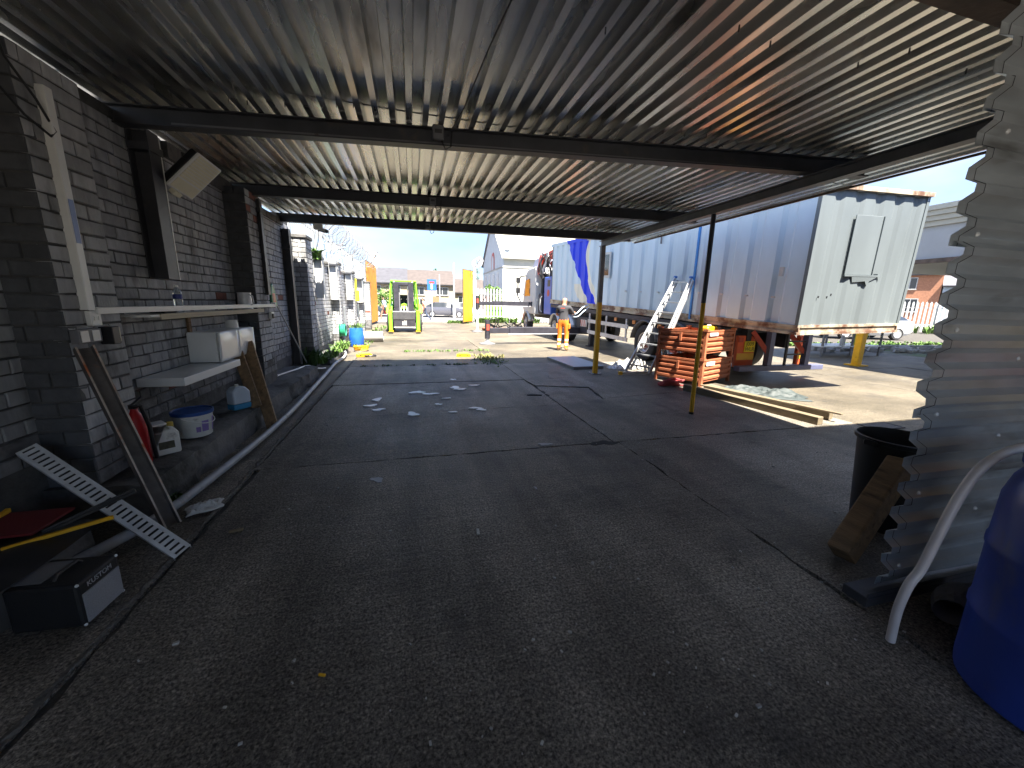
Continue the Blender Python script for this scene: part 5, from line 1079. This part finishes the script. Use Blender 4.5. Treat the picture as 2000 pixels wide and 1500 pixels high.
walker('pedestrian in a pale blue top carrying a red bag left of the green loader',(-1.95,31.2,-.02),R(60),mat('pale_blue_top',(.30,.40,.68),.8),m_shirt,m_whitep,m_hair,.7,.06,bag=m_red)
walker('pedestrian in a peach top and dark leggings right of the green loader',(1.0,31.4,-.02),R(75),mat('peach_top',(.70,.38,.25),.8),mat('navy_leggings',(.05,.07,.12),.8),m_black,m_hair,.12,.10)
# ---------------------------------------------------------------- green loader
F=thing('forklift_loader','compact lime green loader with a black mast and forks facing the yard','loader',(-.34,19.7,0))
for sx in(-1,1):
    wheel(F,-.34+sx*.80,19.95,.44,.44,.26,sx,m_black); wheel(F,-.34+sx*.80,21.5,.44,.44,.26,sx,m_black)
    mb=MB(); mb.box(sx*.64-.085,sx*.64+.085,-.34,-.16,.10,1.08); mb.build('front_leg',m_lime,F,bev=.02)
    mb=MB(); mb.box(sx*.62-.10,sx*.62+.10,-.95,-.16,.03,.09); mb.build('fork',m_lime if False else m_yellowp,F,bev=.006)
    mb=MB(); mb.box(sx*.62-.10,sx*.62+.10,-1.0,-.951,.0,.09); mb.build('fork_tip',m_black,F)
    mb=MB(); mb.bar((sx*.68,-.05,1.1),(sx*.56,.12,2.38),.055,.10); mb.build('front_pillar',m_lime,F,bev=.01)
    mb=MB(); mb.prism([(.1,.9),(1.95,.9),(1.95,1.25),(1.5,1.35),(.2,1.2)],sx*.70-.15,sx*.70+.15,fr((0,0,0),(0,1,0),(0,0,1),(1,0,0))); mb.build('fender',m_lime,F,bev=.03)
    mb=MB(); mb.box(sx*.34-.12,sx*.34+.12,-.16,.02,.35,2.36); mb.build('mast_channel',m_chas,F,bev=.01)
    mb=MB(); mb.tube([(sx*.2,-.12,.5),(sx*.2,-.12,1.9)],.03,8); mb.build('lift_chain',m_steelg,F)
    mb=MB(); mb.cbox(sx*.78,.1,2.30,.22,.05,.10); mb.build('work_lamp',m_black,F,bev=.01)
    mb=MB(); mb.cbox(sx*.42,-.10,2.37,.06,.04,.07); mb.build('head_lamp',m_white,F)
    mb=MB(); mb.bar((sx*.55,1.5,1.3),(sx*.5,1.35,2.4),.07,.08); mb.build('rear_pillar',m_lime,F)
mb=MB(); mb.box(-.60,.60,.03,1.5,2.38,2.46); mb.build('cab_roof',m_lime,F,bev=.02); mb=MB(); mb.box(-.45,.45,-.15,.02,2.2,2.37); mb.build('mast_head',m_chas,F,bev=.03)
mb=MB(); mb.box(-.52,.52,-.26,-.165,.62,.98); mb.build('carriage',mat('dark_grey_metal',(.08,.08,.085),.5,.3),F,bev=.01); mb=MB(); mb.box(-.50,.50,-.24,-.165,.28,.60); mb.build('carriage_plate',m_chas,F); mb=MB(); mb.box(-.52,.52,-.265,-.20,.985,1.01); mb.box(-.5,.5,-.25,-.2,.24,.27); mb.build('carriage_rim',m_galv,F)
for a,h in((-.10,.16),(-.02,.2),(.05,.2)): mb=MB(); mb.box(a,a+.045,-.25,-.241,.36,.36+h); mb.build('lettering',m_white,F)
mb=MB(); mb.box(-.62,.62,.2,2.1,.45,1.05); mb.build('hull',m_chas,F,bev=.05); mb=MB(); mb.box(-.55,.55,1.55,2.15,1.052,1.5); mb.build('engine_hood',m_lime,F,bev=.08,seg=2)
mb=MB(); mb.prism([(-.18,.0),(.18,0),(.14,.24),(.0,.3),(-.14,.24)],-.05,.05,fr((0,.25,1.1),(1,0,0),(0,0,1),(0,-1,0))); mb.build('dash_panel',m_lime,F,bev=.02)
mb=MB(); mb.box(-.22,.22,1.0,1.15,1.25,1.8); mb.box(-.22,.22,.7,1.15,1.15,1.25); mb.build('seat',m_black,F,bev=.04); mb=MB(); mb.tube([(.16*math.cos(a),.45+.06*math.sin(a),1.5+.14*math.sin(a)) for a in [i*2*math.pi/18 for i in range(18)]],.015,6,closed=True); mb.build('steering_wheel',m_black,F,smooth=True)
mb=MB(); 
for i in range(3): mb.tube(smoothpts([(-.12+.12*i,-.1,.65),(-.15+.15*i,-.2,1.0),(-.1+.1*i,-.1,1.25)],4),.02,6)
mb.build('hydraulic_hoses',m_galv,F,smooth=True)
# ---------------------------------------------------------------- gates
def gate(label,a,b_,h):
    a=Vector(a);b_=Vector(b_); d=(b_-a).normalized(); t=thing('yard_gate',label,'gate',a,math.atan2(d.y,d.x)); ln=(b_-a).length
    m_g=mat('amber_gate_paint',c(222,146,20),.5,var=.1,scale=3,dirt=(.45,.24,.04),dth=(.6,.75),dscale=2)
    n=max(3,int(ln/.32)); 
    for i in range(n): mb=MB(); mb.box(ln*i/n+.004,ln*(i+1)/n-.004,-.012+.006*(i%2),.012+.006*(i%2),.14,h-.03); mb.build('panel',m_g,t)
    mb=MB(); mb.box(0,ln,.02,.07,.08,.14); mb.box(0,ln,.02,.07,h-.03,h+.03); mb.box(0,.06,.02,.07,.14,h-.03); mb.box(ln-.06,ln,.02,.07,.14,h-.03); mb.bar((.06,.045,.16),(ln-.06,.045,h-.05),.04,.04); mb.build('frame',m_rustbrown,t)
    mb=MB(); mb.box(ln*.7,ln*.72,-.04,-.02,h-.5,h+.05); mb.build('drop_bolt',m_rustbrown,t)
    return t
gate('amber sheeted gate leaf folded back along the yard wall',(-2.45,24.6,.0),(-2.25,28.6,0),3.75)
gate('amber sheeted gate leaf standing open right of the green loader',(3.52,27.3,.0),(4.35,28.6,0),3.7)
for i,(x,y,lb) in enumerate(((-2.6,28.9,'rusty brown gate post behind the left gate leaf'),(4.55,28.9,'white gate post behind the right gate leaf'))):
    t=thing('gate_post',lb,'post',(x,y,0)); mb=MB(); mb.box(-.1,.1,-.1,.1,0,3.9); mb.build('shaft',m_rustbrown if i==0 else m_whitep,t,bev=.01); mb=MB(); mb.bar((0,0,3.9),(.5 if i==0 else .45,-.1,4.7),.06,.06); mb.build('arm',m_rustbrown,t)
    mb=MB(); mb.tube([(.25+.3*math.cos(k*.55),.0+.03*k-.6,4.35+.3*math.sin(k*.55)) for k in range(60)],.012,4); mb.build('razor_coil',m_galv,t)
# ---------------------------------------------------------------- white palisade fence behind the truck
def palisade(label,a,b_,h,m,pitch=.24,pw=.13,post=2.9,z0=.1,group=None):
    a=Vector(a);b_=Vector(b_);d=(b_-a); ln=d.length; d.normalize(); t=thing('palisade_fence',label,'fence',a,math.atan2(d.y,d.x)); me=None; x=.12
    while x<ln:
        if me is None: mb=MB(); mb.prism([(-pw/2,0),(pw/2,0),(pw/2,h-.1-z0),(0,h-z0),(-pw/2,h-.1-z0)],-.012,.012,fr((0,0,0),(1,0,0),(0,0,1),(0,-1,0))); o=mb.build('pale',m,t); me=o.data
        else: o=bpy.data.objects.new('pale',me); col.objects.link(o); o.parent=t
        o.location=(x,-.03,z0); o.rotation_euler=(0,0,0); x+=pitch
    for z in(.45,h-.45): mb=MB(); mb.box(0,ln,-.01,.03,z,z+.06); mb.build('rail',m_steelg if z>1 else m,t)
    x=0
    while x<=ln: mb=MB(); mb.box(x-.05,x+.05,.035,.13,0,h-.1); mb.build('post',m,t); x+=post
    return t
palisade('white palisade fence behind the crane truck',(4.75,29.2,0),(12.5,29.2,0),2.55,m_whitep)
palisade('long white palisade fence across the road at the right',(32.6,20.2,0),(41,16.0,0),2.15,m_whitep,.26,.12)
# clutter at the fence foot
mb=MB(); mb.prism([(0,0),(1.9,0),(1.9,.25),(0,.3)],0,.9,fr((4.3,20.2,0),(1,0,0),(0,0,1),(0,-1,0)))
t=thing('pallet_stack','orange pallet with scrap on it in front of the white fence','pallet',(5.1,21.0,0)); 
for i in range(7): mb=MB(); mb.box(-1.3+i*.38,-1.05+i*.38,-.5,.5,.10,.13); mb.build('board',m_orange,t)
for i in range(3): mb=MB(); mb.box(-1.3,1.25,-.5+i*.42,-.38+i*.42,0,.10); mb.build('runner',m_orange,t)
rg=random.Random(33); mb=MB()
for k in range(14):
    p=Vector((rg.uniform(-1.1,1.1),rg.uniform(-.4,.4),.14)); mb.tube([p,p+Vector((rg.uniform(-.5,.5),rg.uniform(-.2,.2),rg.uniform(.1,.4))),p+Vector((rg.uniform(-.6,.6),rg.uniform(-.3,.3),.05))],.03,6)
mb.build('scrap',m_black,t)
weeds('weeds','green weeds growing along the foot of the white palisade fence',[(4.6+rg.random()*5,28.6+rg.random()*.5,0) for _ in range(90)],.5,m_leaf,21,8,.035)
weeds('weeds','weeds at the foot of the right gate leaf',[(2.4+rg.random()*1.6,27.8+rg.random()*1.4,0) for _ in range(70)],.22,m_leaf,22,8,.02)
t=thing('green_bin','lime green bin standing behind the white palisade fence','bin',(6.3,30.2,0)); mb=MB(); mb.box(-.75,.75,-.3,.3,.1,1.5); mb.build('body',m_lime,t,bev=.05); mb=MB(); mb.box(-.8,.8,-.35,.35,1.502,1.58); mb.build('lid',m_lime,t,bev=.03)
# ---------------------------------------------------------------- white gabled building
m_render=mat('white_render',(.48,.47,.42),.85,var=.08,scale=1.2,dirt=(.50,.42,.28),dth=(.62,.74),dscale=.5)
m_renderg=mat('shade_blue_render',(.46,.50,.55),.85,var=.1,scale=1)  # gable copy of the white render, blue of its shade put into the colour
m_slate=mat('slate_roof',(.13,.13,.15),.75,var=.2,scale=3,bump=.3,bscale=20)
B=thing('gabled_building','old white rendered building with a gable and arched red window','building',(14,38,0))
# long wall faces the yard (-Y); gable faces -X
x0,x1,y0,y1=8.4,26.,36.,46.; ev,ap=5.7,9.6
mb=MB(); mb.box(x0,x1,y0,y1,0,ev); mb.build('wall',m_render,B,world=True)
mb=MB(); mb.prism([(y0,0),(y1,0),(y1,ev),((y0+y1)/2,ap),(y0,ev)],x0-.12,x0-.002,fr((0,0,0),(0,1,0),(0,0,1),(1,0,0))); mb.build('gable',m_renderg,B,world=True)
for s in(0,1):
    ya,yb=((y0-.35,(y0+y1)/2) if s==0 else ((y0+y1)/2,y1+.35)); za,zb=((ev-.2,ap) if s==0 else (ap,ev-.2))
    mb=MB(); mb.add([(x0-.3,ya,za+.12),(x1,ya,za+.12),(x1,yb,zb+.12),(x0-.3,yb,zb+.12),(x0-.3,ya,za-.02),(x1,ya,za-.02),(x1,yb,zb-.02),(x0-.3,yb,zb-.02)],[(0,1,2,3),(4,7,6,5),(0,4,5,1),(2,6,7,3),(0,3,7,4),(1,5,6,2)]); mb.build('roof',mat('pale_sheet_roof',(.4,.4,.36),.7,var=.06,scale=1) if s==0 else m_slate,B,world=True)
for z in(4.7,2.4): mb=MB(); mb.box(x0-.16,x1,y0-.06,y0-.002,z,z+.09); mb.box(x0-.18,x0-.122,y0-.06,y1,z,z+.09); mb.build('string_course',m_pave,B,world=True)
mb=MB(); mb.box(x0-.2,x0+.7,y0-.12,y0+.5,ev+.13,ev+.55); mb.lathe([(.45,ev+.55),(.4,ev+.85),(.2,ev+1.05)],16,Matrix.Translation((x0+.25,y0+.2,0))); mb.build('pier_cap',m_renderg,B,world=True)
yc=(y0+y1)/2-.6; poly=[(yc-.7,4.8),(yc+.7,4.8),(yc+.7,5.8)]+[(yc+.7*math.cos(a),5.8+.7*math.sin(a)) for a in [math.pi*i/10 for i in range(1,10)]]+[(yc-.7,5.8)]
mb=MB(); mb.prism(poly,x0-.16,x0-.125,fr((0,0,0),(0,1,0),(0,0,1),(1,0,0))); wn_=mb.build('arched_window',m_redp,B,world=True)
mb=MB(); mb.prism([(yc+(a-yc)*.62,4.85+(b_-4.85)*.8) for a,b_ in poly],x0-.175,x0-.162,fr((0,0,0),(0,1,0),(0,0,1),(1,0,0))); mb.build('window_pane',m_renderg,wn_,world=True)
for i in range(4):
    yy=y0+1.5+i*2.1; mb=MB(); mb.box(x0-.15,x0-.123,yy,yy+1.0,2.6,4.4); w_=mb.build('window',m_whitep,B,world=True); mb=MB(); mb.box(x0-.16,x0-.152,yy+.12,yy+.88,2.72,4.28); mb.build('window_pane',mat('pale_glass',(.35,.42,.5),.2),w_,world=True)
mb=MB(); mb.box(x0-.5,x0-.13,y0,y1,0,2.2); mb.build('brick_base',m_brickr,B,world=True)
# ---------------------------------------------------------------- houses beyond the road
m_cream=mat('cream_render',(.38,.32,.22),.85,var=.06,scale=1); m_tile=mat('brown_tiles',(.085,.07,.065),.8,var=.2,scale=2,bump=.4,bscale=8); m_tileg=mat('grey_tiles',(.07,.07,.082),.8,var=.2,scale=2,bump=.4,bscale=8); m_hbrick=mat('house_brick',(.36,.17,.10),.85,var=.2,scale=6,bump=.2,bscale=20)
def house(label,loc,rz,W_,D_,ev,ap,wall_m,roof_m,wins,door=None,chim=None,fascia=None):
    t=thing('house',label,'house',loc,rz)
    mb=MB(); mb.prism([(0,0),(D_,0),(D_,ev),(D_/2,ap-.05),(0,ev)],0,W_,fr((0,0,0),(0,1,0),(0,0,1),(1,0,0))); mb.build('wall',wall_m,t)
    mb=MB(); e=.35; sl=(ap-ev)/(D_/2)
    for s in(0,1):
        ya,yb=(-e,D_/2) if s==0 else (D_/2,D_+e); za,zb=(ev-e*sl,ap) if s==0 else (ap,ev-e*sl)
        mb.add([(-.1,ya,za+.05),(W_+.1,ya,za+.05),(W_+.1,yb,zb+.05),(-.1,yb,zb+.05),(-.1,ya,za+.17),(W_+.1,ya,za+.17),(W_+.1,yb,zb+.17),(-.1,yb,zb+.17)],[(0,3,2,1),(4,5,6,7),(0,1,5,4),(2,3,7,6),(0,4,7,3),(1,2,6,5)])
    rf=mb.build('roof',roof_m,t)
    if chim is not None: mb=MB(); mb.box(chim-.35,chim+.35,D_/2-.3,D_/2+.3,ap-.4,ap+1.5); mb.lathe([(.12,ap+1.5),(.1,ap+1.9)],10,Matrix.Translation((chim,D_/2,0))); mb.build('chimney',m_whitep,rf)
    mb=MB(); mb.box(-.05,W_+.05,-e-.03,-e+.02,ev-e*sl-.06,ev-e*sl+.1); mb.build('gutter',fascia or m_black,t)
    for (x,z,w_,h_) in wins:
        mb=MB(); mb.box(x,x+w_,-.05,-.002,z,z+h_); f=mb.build('window',m_whitep,t); 
        n=max(1,round(w_/.7))
        for i in range(n): mb=MB(); mb.box(x+.07+i*(w_-.07)/n,x+(i+1)*(w_-.07)/n,-.058,-.052,z+.08,z+h_-.08); mb.build('pane',m_glass,f)
        mb=MB(); mb.box(x-.06,x+w_+.06,-.11,-.002,z-.08,z-.003); mb.build('sill',m_pave,f)
    if door is not None: mb=MB(); mb.box(door,door+.95,-.05,-.002,0,2.1); d_=mb.build('door',m_wood,t); mb=MB(); mb.cbox(door+.82,-.07,1.05,.05,.05,.12); mb.build('handle',m_galv,d_)
HY=58
house('cream terraced house with a grey tiled roof behind the green loader',(-9.5,HY,.1),0,9.0,8,3.9,6.0,m_cream,m_tileg,[(1.2,2.35,1.6,1.15),(4.0,2.35,1.5,1.15),(6.6,2.35,1.5,1.15),(1.0,.7,1.8,1.1),(6.3,.7,1.8,1.1)],4.2,4.5)
house('cream terraced house with a brown roof in the middle of the street',(-.4,HY+.3,.1),0,6.6,8,3.85,5.9,m_cream,m_tile,[(.8,2.3,1.5,1.15),(4.0,2.3,1.7,1.15),(.8,.7,1.6,1.1)],3.4)
house('low cream house with a grey roof between the two brown roofs',(6.3,HY+3.5,.1),0,5.2,7,2.9,4.9,m_cream,m_tile,[(.8,1.2,2.0,1.1),(3.4,1.2,1.3,1.1)])
house('cream house with a brown roof and red gutter beside the right gate',(11.6,HY+.1,.1),0,11,8,3.4,5.6,m_cream,m_tile,[(1.0,1.9,1.5,1.1),(4.6,1.9,1.6,1.1),(8,1.9,1.5,1.1),(4.4,.5,1.8,1.0)],2.9,None,m_redp)
a=R(-58)
house('red brick house across the road at the far right',(56.5,39.5,0),a,8,8,6.0,8.6,m_hbrick,m_tileg,[(1.2,4.1,1.3,1.4),(4.6,4.1,1.3,1.4),(1.2,1.4,1.5,1.6),(5,1.4,1.3,1.6)],3.3)
house('pale blue grey house with a slate roof beside the red brick house',(60.8,32.6,0),a,9,8,4.6,7.4,mat('blue_grey_render',(.36,.43,.50),.8),m_slate,[(1.2,2.3,1.9,1.4),(4.6,2.3,1.5,1.4),(1.2,.6,1.8,1.2)])
# ---------------------------------------------------------------- second canopy at the right
t=thing('canopy_building','flat roofed open shelter with deep pale fascia beyond the cabin','canopy',(13,9,0))
m_fas=mat('beige_fascia',(.46,.44,.37),.6,var=.1,scale=2,stretch=(1,1,3)); m_grey=mat('grey_fascia',(.40,.41,.42),.6,var=.06,scale=2)
mb=MB(); mb.box(11.75,24,1.6,9.4,2.70,3.42); mb.build('fascia_lower',m_grey,t,world=True)
for k in range(4): mb=MB(); mb.box(11.68-.05*k,24.1,1.5-.05*k,9.45+.05*k,3.425+k*.11,3.53+k*.11); mb.build('fascia_board',m_fas,t,world=True)
mb=MB(); mb.box(11.70,11.78,1.55,9.42,2.60,2.698); mb.build('lower_trim',m_rustbrown,t,world=True)
mb=MB(); mb.box(11.75,11.92,7.72,7.89,.03,2.6); mb.build('post',m_yellowp,t,bev=.01,world=True); mb=MB(); mb.box(11.65,12.02,7.62,7.99,0,.03); mb.build('base_plate',m_yellowp,t,world=True)
for (px_,py_) in((21.6,7.72),(21.6,2.0),(11.75,2.0)): mb=MB(); mb.box(px_,px_+.17,py_,py_+.17,0,2.6); mb.build('rear_post',m_yellowp,t,world=True)
t=thing('work_table','thin legged metal table standing under the second canopy','table',(14.0,9.9,0)); mb=MB(); mb.box(-1.2,1.4,-.4,.5,.30,.33); mb.build('lower_shelf',m_galv,t); mb=MB(); mb.box(-1.2,1.4,-.4,.5,1.08,1.12); mb.build('table_top',m_steelg,t)
for (px,py) in((-1.17,-.37),(1.37,-.37),(-1.17,.47),(1.37,.47),(.1,-.37),(.1,.47)): mb=MB(); mb.box(px-.025,px+.025,py-.025,py+.025,0,1.08); mb.build('leg',m_steelg,t)
t=thing('yellow_bucket','yellow bucket standing on the low table shelf','bucket',(14.7,9.75,.33)); mb=MB(); mb.lathe([(.16,0),(.165,.02),(.21,.40),(.225,.41),(.225,.43)],24); mb.build('tub',mat('acid_yellow',(.62,.60,.03)),t,smooth=True); mb=MB(); mb.tube([(.22*math.cos(a_),-.1-.12*math.sin(a_),.42-.22*math.sin(a_)) for a_ in [math.pi*i/10 for i in range(11)]],.008,6); mb.build('handle',m_white,t,smooth=True)
t=thing('white_bottle','white plastic bottle on the low table shelf','bottle',(13.9,9.7,.33)); mb=MB(); mb.lathe([(.07,0),(.075,.02),(.075,.22),(.04,.29),(.03,.34)],16); mb.build('body',m_whitep,t,smooth=True)
# rubble
rg=random.Random(77); mb=MB()
for k in range(110):
    x_=rg.uniform(14.5,22); y_=10.9-.16*(x_-15)+rg.uniform(-.5,.5); s=rg.uniform(.05,.22); mb.cbox(0,0,0,s*1.4,s,s*.8,Matrix.Translation((x_,y_,s*.3))@Matrix.Rotation(rg.uniform(0,3),4,'Z')@Matrix.Rotation(rg.uniform(-.4,.4),4,'X'))
stuff(mb.build('rubble',m_pave,bev=.01),'broken concrete rubble along the kerb at the right','rubble')
weeds('grass','strip of grass on the verge beyond the second canopy',[(15+rg.random()*9,12.2-.2*k*.0+rg.uniform(-.6,.8),0) for k in range(150)],.16,m_leaf,23,8,.03)
weeds('grass','weeds below the white fence across the road',[(33.5+rg.random()*6,19+rg.uniform(-1.5,.4),0) for k in range(40)],.6,m_leaf,24,8,.06)
# ---------------------------------------------------------------- cars
def car(label,loc,rz,paint,L_=4.1,Wd=1.72,Hh=1.46,group=None):
    t=thing('parked_car',label,'car',loc,rz,group); h=Wd/2
    # stations along x: (x, z_low, z_belt, z_roof, half width, roof half width)
    f=lambda x:x*L_
    ST=[(0,.42,.62,.64,.74*h,.6*h),(.02,.25,.72,.75,.9*h,.75*h),(.12,.2,.86,.9,1*h,.8*h),(.25,.2,.93,.97,1*h,.82*h),(.40,.2,.96,Hh-.04,1*h,.70*h),(.55,.2,.97,Hh,1*h,.72*h),(.75,.2,.98,Hh-.03,1*h,.70*h),(.92,.22,.99,1.12,.98*h,.72*h),(.985,.3,.95,.98,.92*h,.74*h),(1,.42,.8,.82,.84*h,.66*h)]
    vs=[]
    for (x,zl,zb,zr,w_,wr) in ST:
        vs+=[(f(x),-w_*.86,zl),(f(x),-w_,zl+.16),(f(x),-w_*1.0,zl+(zb-zl)*.6),(f(x),-w_*.95,zb),(f(x),-wr,zr-.03),(f(x),-wr*.8,zr),(f(x),wr*.8,zr),(f(x),wr,zr-.03),(f(x),w_*.95,zb),(f(x),w_,zl+(zb-zl)*.6),(f(x),w_,zl+.16),(f(x),w_*.86,zl)]
    n=12; body=[];gl=[]
    for s in range(len(ST)-1):
        for i in range(n-1):
            q=(s*n+i,s*n+i+1,(s+1)*n+i+1,(s+1)*n+i)
            if (i in(3,7) and 3<=s<=6) or (i in(4,5,6) and s in(3,7-0)) : gl.append(q)
            else: body.append(q)
        body.append((s*n+n-1,s*n,(s+1)*n,(s+1)*n+n-1))
    body.append(tuple(range(n))); body.append(tuple(range((len(ST)-1)*n+n-1,(len(ST)-1)*n-1,-1)))
    mb=MB(); mb.add(vs,body); o=mb.build('body',paint,t,smooth=True)
    mb=MB(); mb.add(vs,gl); mb.build('windows',m_glass,t,smooth=True)
    for x in(.19,.80):
        for sg in(-1,1):
            Mx=fr((f(x),sg*(h-.02),.31),(1,0,0),(0,0,1),(0,sg,0)); mb=MB(); mb.lathe([(.2,.01),(.29,.03),(.31,0),(.31,-.18),(.2,-.2)],24,Mx); w_=mb.build('tyre',m_rubber,t,smooth=True)
            mb=MB(); mb.lathe([(.2,.032),(.18,.02),(.05,.035)],20,Mx,cap0=False); mb.build('rim',m_alu,w_,smooth=True)
    for sg in(-1,1):
        mb=MB(); mb.cbox(f(.035),sg*h*.68,.66,.16,.3,.14); mb.build('headlight',m_alu,t,bev=.03); mb=MB(); mb.cbox(f(.985),sg*h*.72,.82,.1,.22,.2); mb.build('tail_light',m_redp,t,bev=.03); mb=MB(); mb.cbox(f(.36),sg*(h+.08),.98,.12,.18,.12); mb.build('wing_mirror',paint,t,bev=.03)
    return t
m_silver=mat('grey_car_paint',(.20,.20,.23),.25,.6,var=.04); m_darkc=mat('dark_green_car_paint',(.05,.07,.08),.25,.4,var=.04); m_wcar=mat('white_car_paint',(.72,.73,.74),.3,var=.03); m_rcar=mat('dark_red_car_paint',(.12,.02,.02),.3,.3,var=.05)
car('grey hatchback parked across the road right of the loader',(5.45,39.6,0),R(176),m_silver,4.3)
car('dark green car parked across the road left of the loader',(-2.3,40,0),R(180),m_darkc,4.2)
car('white car parked in the street behind the grey hatchback',(7.6,42.0,0),R(180),m_wcar,4.2)
car('white car parked on the far right road beyond the cabin corner',(21.6,16.4,0),R(-18),m_wcar,4.2)
car('dark red car parked nearest the cabin corner on the right road',(26.2,19.4,0),R(-26),m_rcar,4.1)
car('dark silver car parked by the white fence at the far right',(34.2,16.4,0),R(-20),m_silver,4.1)
# ---------------------------------------------------------------- street furniture and trees
def pole(label,x,y,h,r,m):
    t=thing('street_pole',label,'pole',(x,y,0)); mb=MB(); mb.tube([(0,0,0),(0,0,h)],[r,r*.75],10); mb.build('shaft',m,t,smooth=True); mb=MB(); mb.lathe([(r*1.6,0),(r*1.6,.9),(r,1.0)],10); mb.build('base',m,t,smooth=True); return t
pole('white lamp post in front of the grey hatchback',4.0,38.0,5.1,.09,m_whitep); pole('slim grey pole between the road sign and the lamp post',3.9,56,5.2,.09,m_guard)
pole('tall white pole beside the pale blue grey house',48.5,24.5,6.2,.1,m_whitep)
t=thing('road_sign','blue no through road sign with a white stem and red bar','road sign',(1.95,38.6,0)); mb=MB(); mb.tube([(0,0,0),(0,0,3.3)],.045,8); mb.build('pole',m_guard,t); mb=MB(); mb.box(-.42,.42,-.07,-.05,2.55,3.55); mb.build('plate',mat('sign_blue',(.03,.13,.55),.4),t); mb=MB(); mb.box(-.09,.09,-.078,-.072,2.65,3.15); mb.build('white_stem',m_whitep,t); mb=MB(); mb.box(-.24,.24,-.078,-.072,3.17,3.38); mb.build('red_bar',m_redp,t)
def tree(name,label,loc,h,rad,m,seed,cat='tree',n=900,th=None,ls=.16):
    rg=random.Random(seed); t=thing(name,label,cat,loc); th=th if th is not None else h*.35
    mb=MB(); mb.tube(smoothpts([(0,0,0),(.05,.02,th*.6),(0,.05,th),(.06,0,h*.75)],3),[.1*(1-.06*i) for i in range(10)],8)
    for k in range(5):
        a=k*1.3; mb.tube([(0,0,th*.8),(rad*.35*math.cos(a),rad*.35*math.sin(a),th+(h-th)*.35),(rad*.6*math.cos(a),rad*.6*math.sin(a),th+(h-th)*.6)],[.05,.03,.012],6)
    mb.build('trunk',m_rustbrown,t,smooth=True)
    mb=MB(); cl=[]
    for k in range(12):
        a=rg.uniform(0,6.28); q=rg.uniform(.2,.75)*rad; cl.append((Vector((q*math.cos(a),q*math.sin(a),th+(h-th)*rg.uniform(.12,.85))),rad*rg.uniform(.28,.5)))
    for k in range(n):
        c0,r0=rg.choice(cl); d=Vector((rg.gauss(0,1),rg.gauss(0,1),rg.gauss(0,1))).normalized(); p=c0+d*r0*rg.uniform(.55,1.08); nn=(d+Vector((rg.gauss(0,.6),rg.gauss(0,.6),rg.gauss(0,.6)))).normalized(); s=nn.cross(Vector((rg.random(),rg.random(),rg.random()+.1))).normalized(); u=nn.cross(s); l_=ls*rg.uniform(.6,1.3)
        mb.add([p-s*l_,p+u*l_*.5,p+s*l_,p-u*l_*.5],[(0,1,2,3)])
    mb.build('crown',m,t)
tree('bush','leafy green bush in front of the cream house by the lamp post',(8.6,55.5,.1),3.0,1.7,m_leaf,3,'bush',900,.3)
tree('bush','yellow green shrub behind the dark car at the left',(-3.0,46.5,.1),2.6,1.5,m_leaf,5,'bush',700,.3)
tree('bush','green shrub beside the gable of the white building',(7.2,34.5,0),3.4,.9,m_leaf,6,'bush',500,.3)
tree('tree','dark tree showing above the middle rooftops',(11.5,75,0),8.4,2.2,m_leafd,7,'tree',900)
tree('tree','small dark tree top behind the grey roofed house',(4.2,78,0),8.0,1.5,m_leafd,8,'tree',600)
mb=MB(); mb.box(-30,30,56.2,56.4,0,1.0); tag(mb.build('garden_wall',m_cream),'low cream garden wall in front of the far houses','wall')
t=thing('wooden_gate','brown wooden side gate between the far cream houses','gate',(10.4,55.8,.1))
for i in range(6): mb=MB(); mb.box(i*.26,i*.26+.25,0,.05,0,1.9); mb.build('board',m_wood,t)
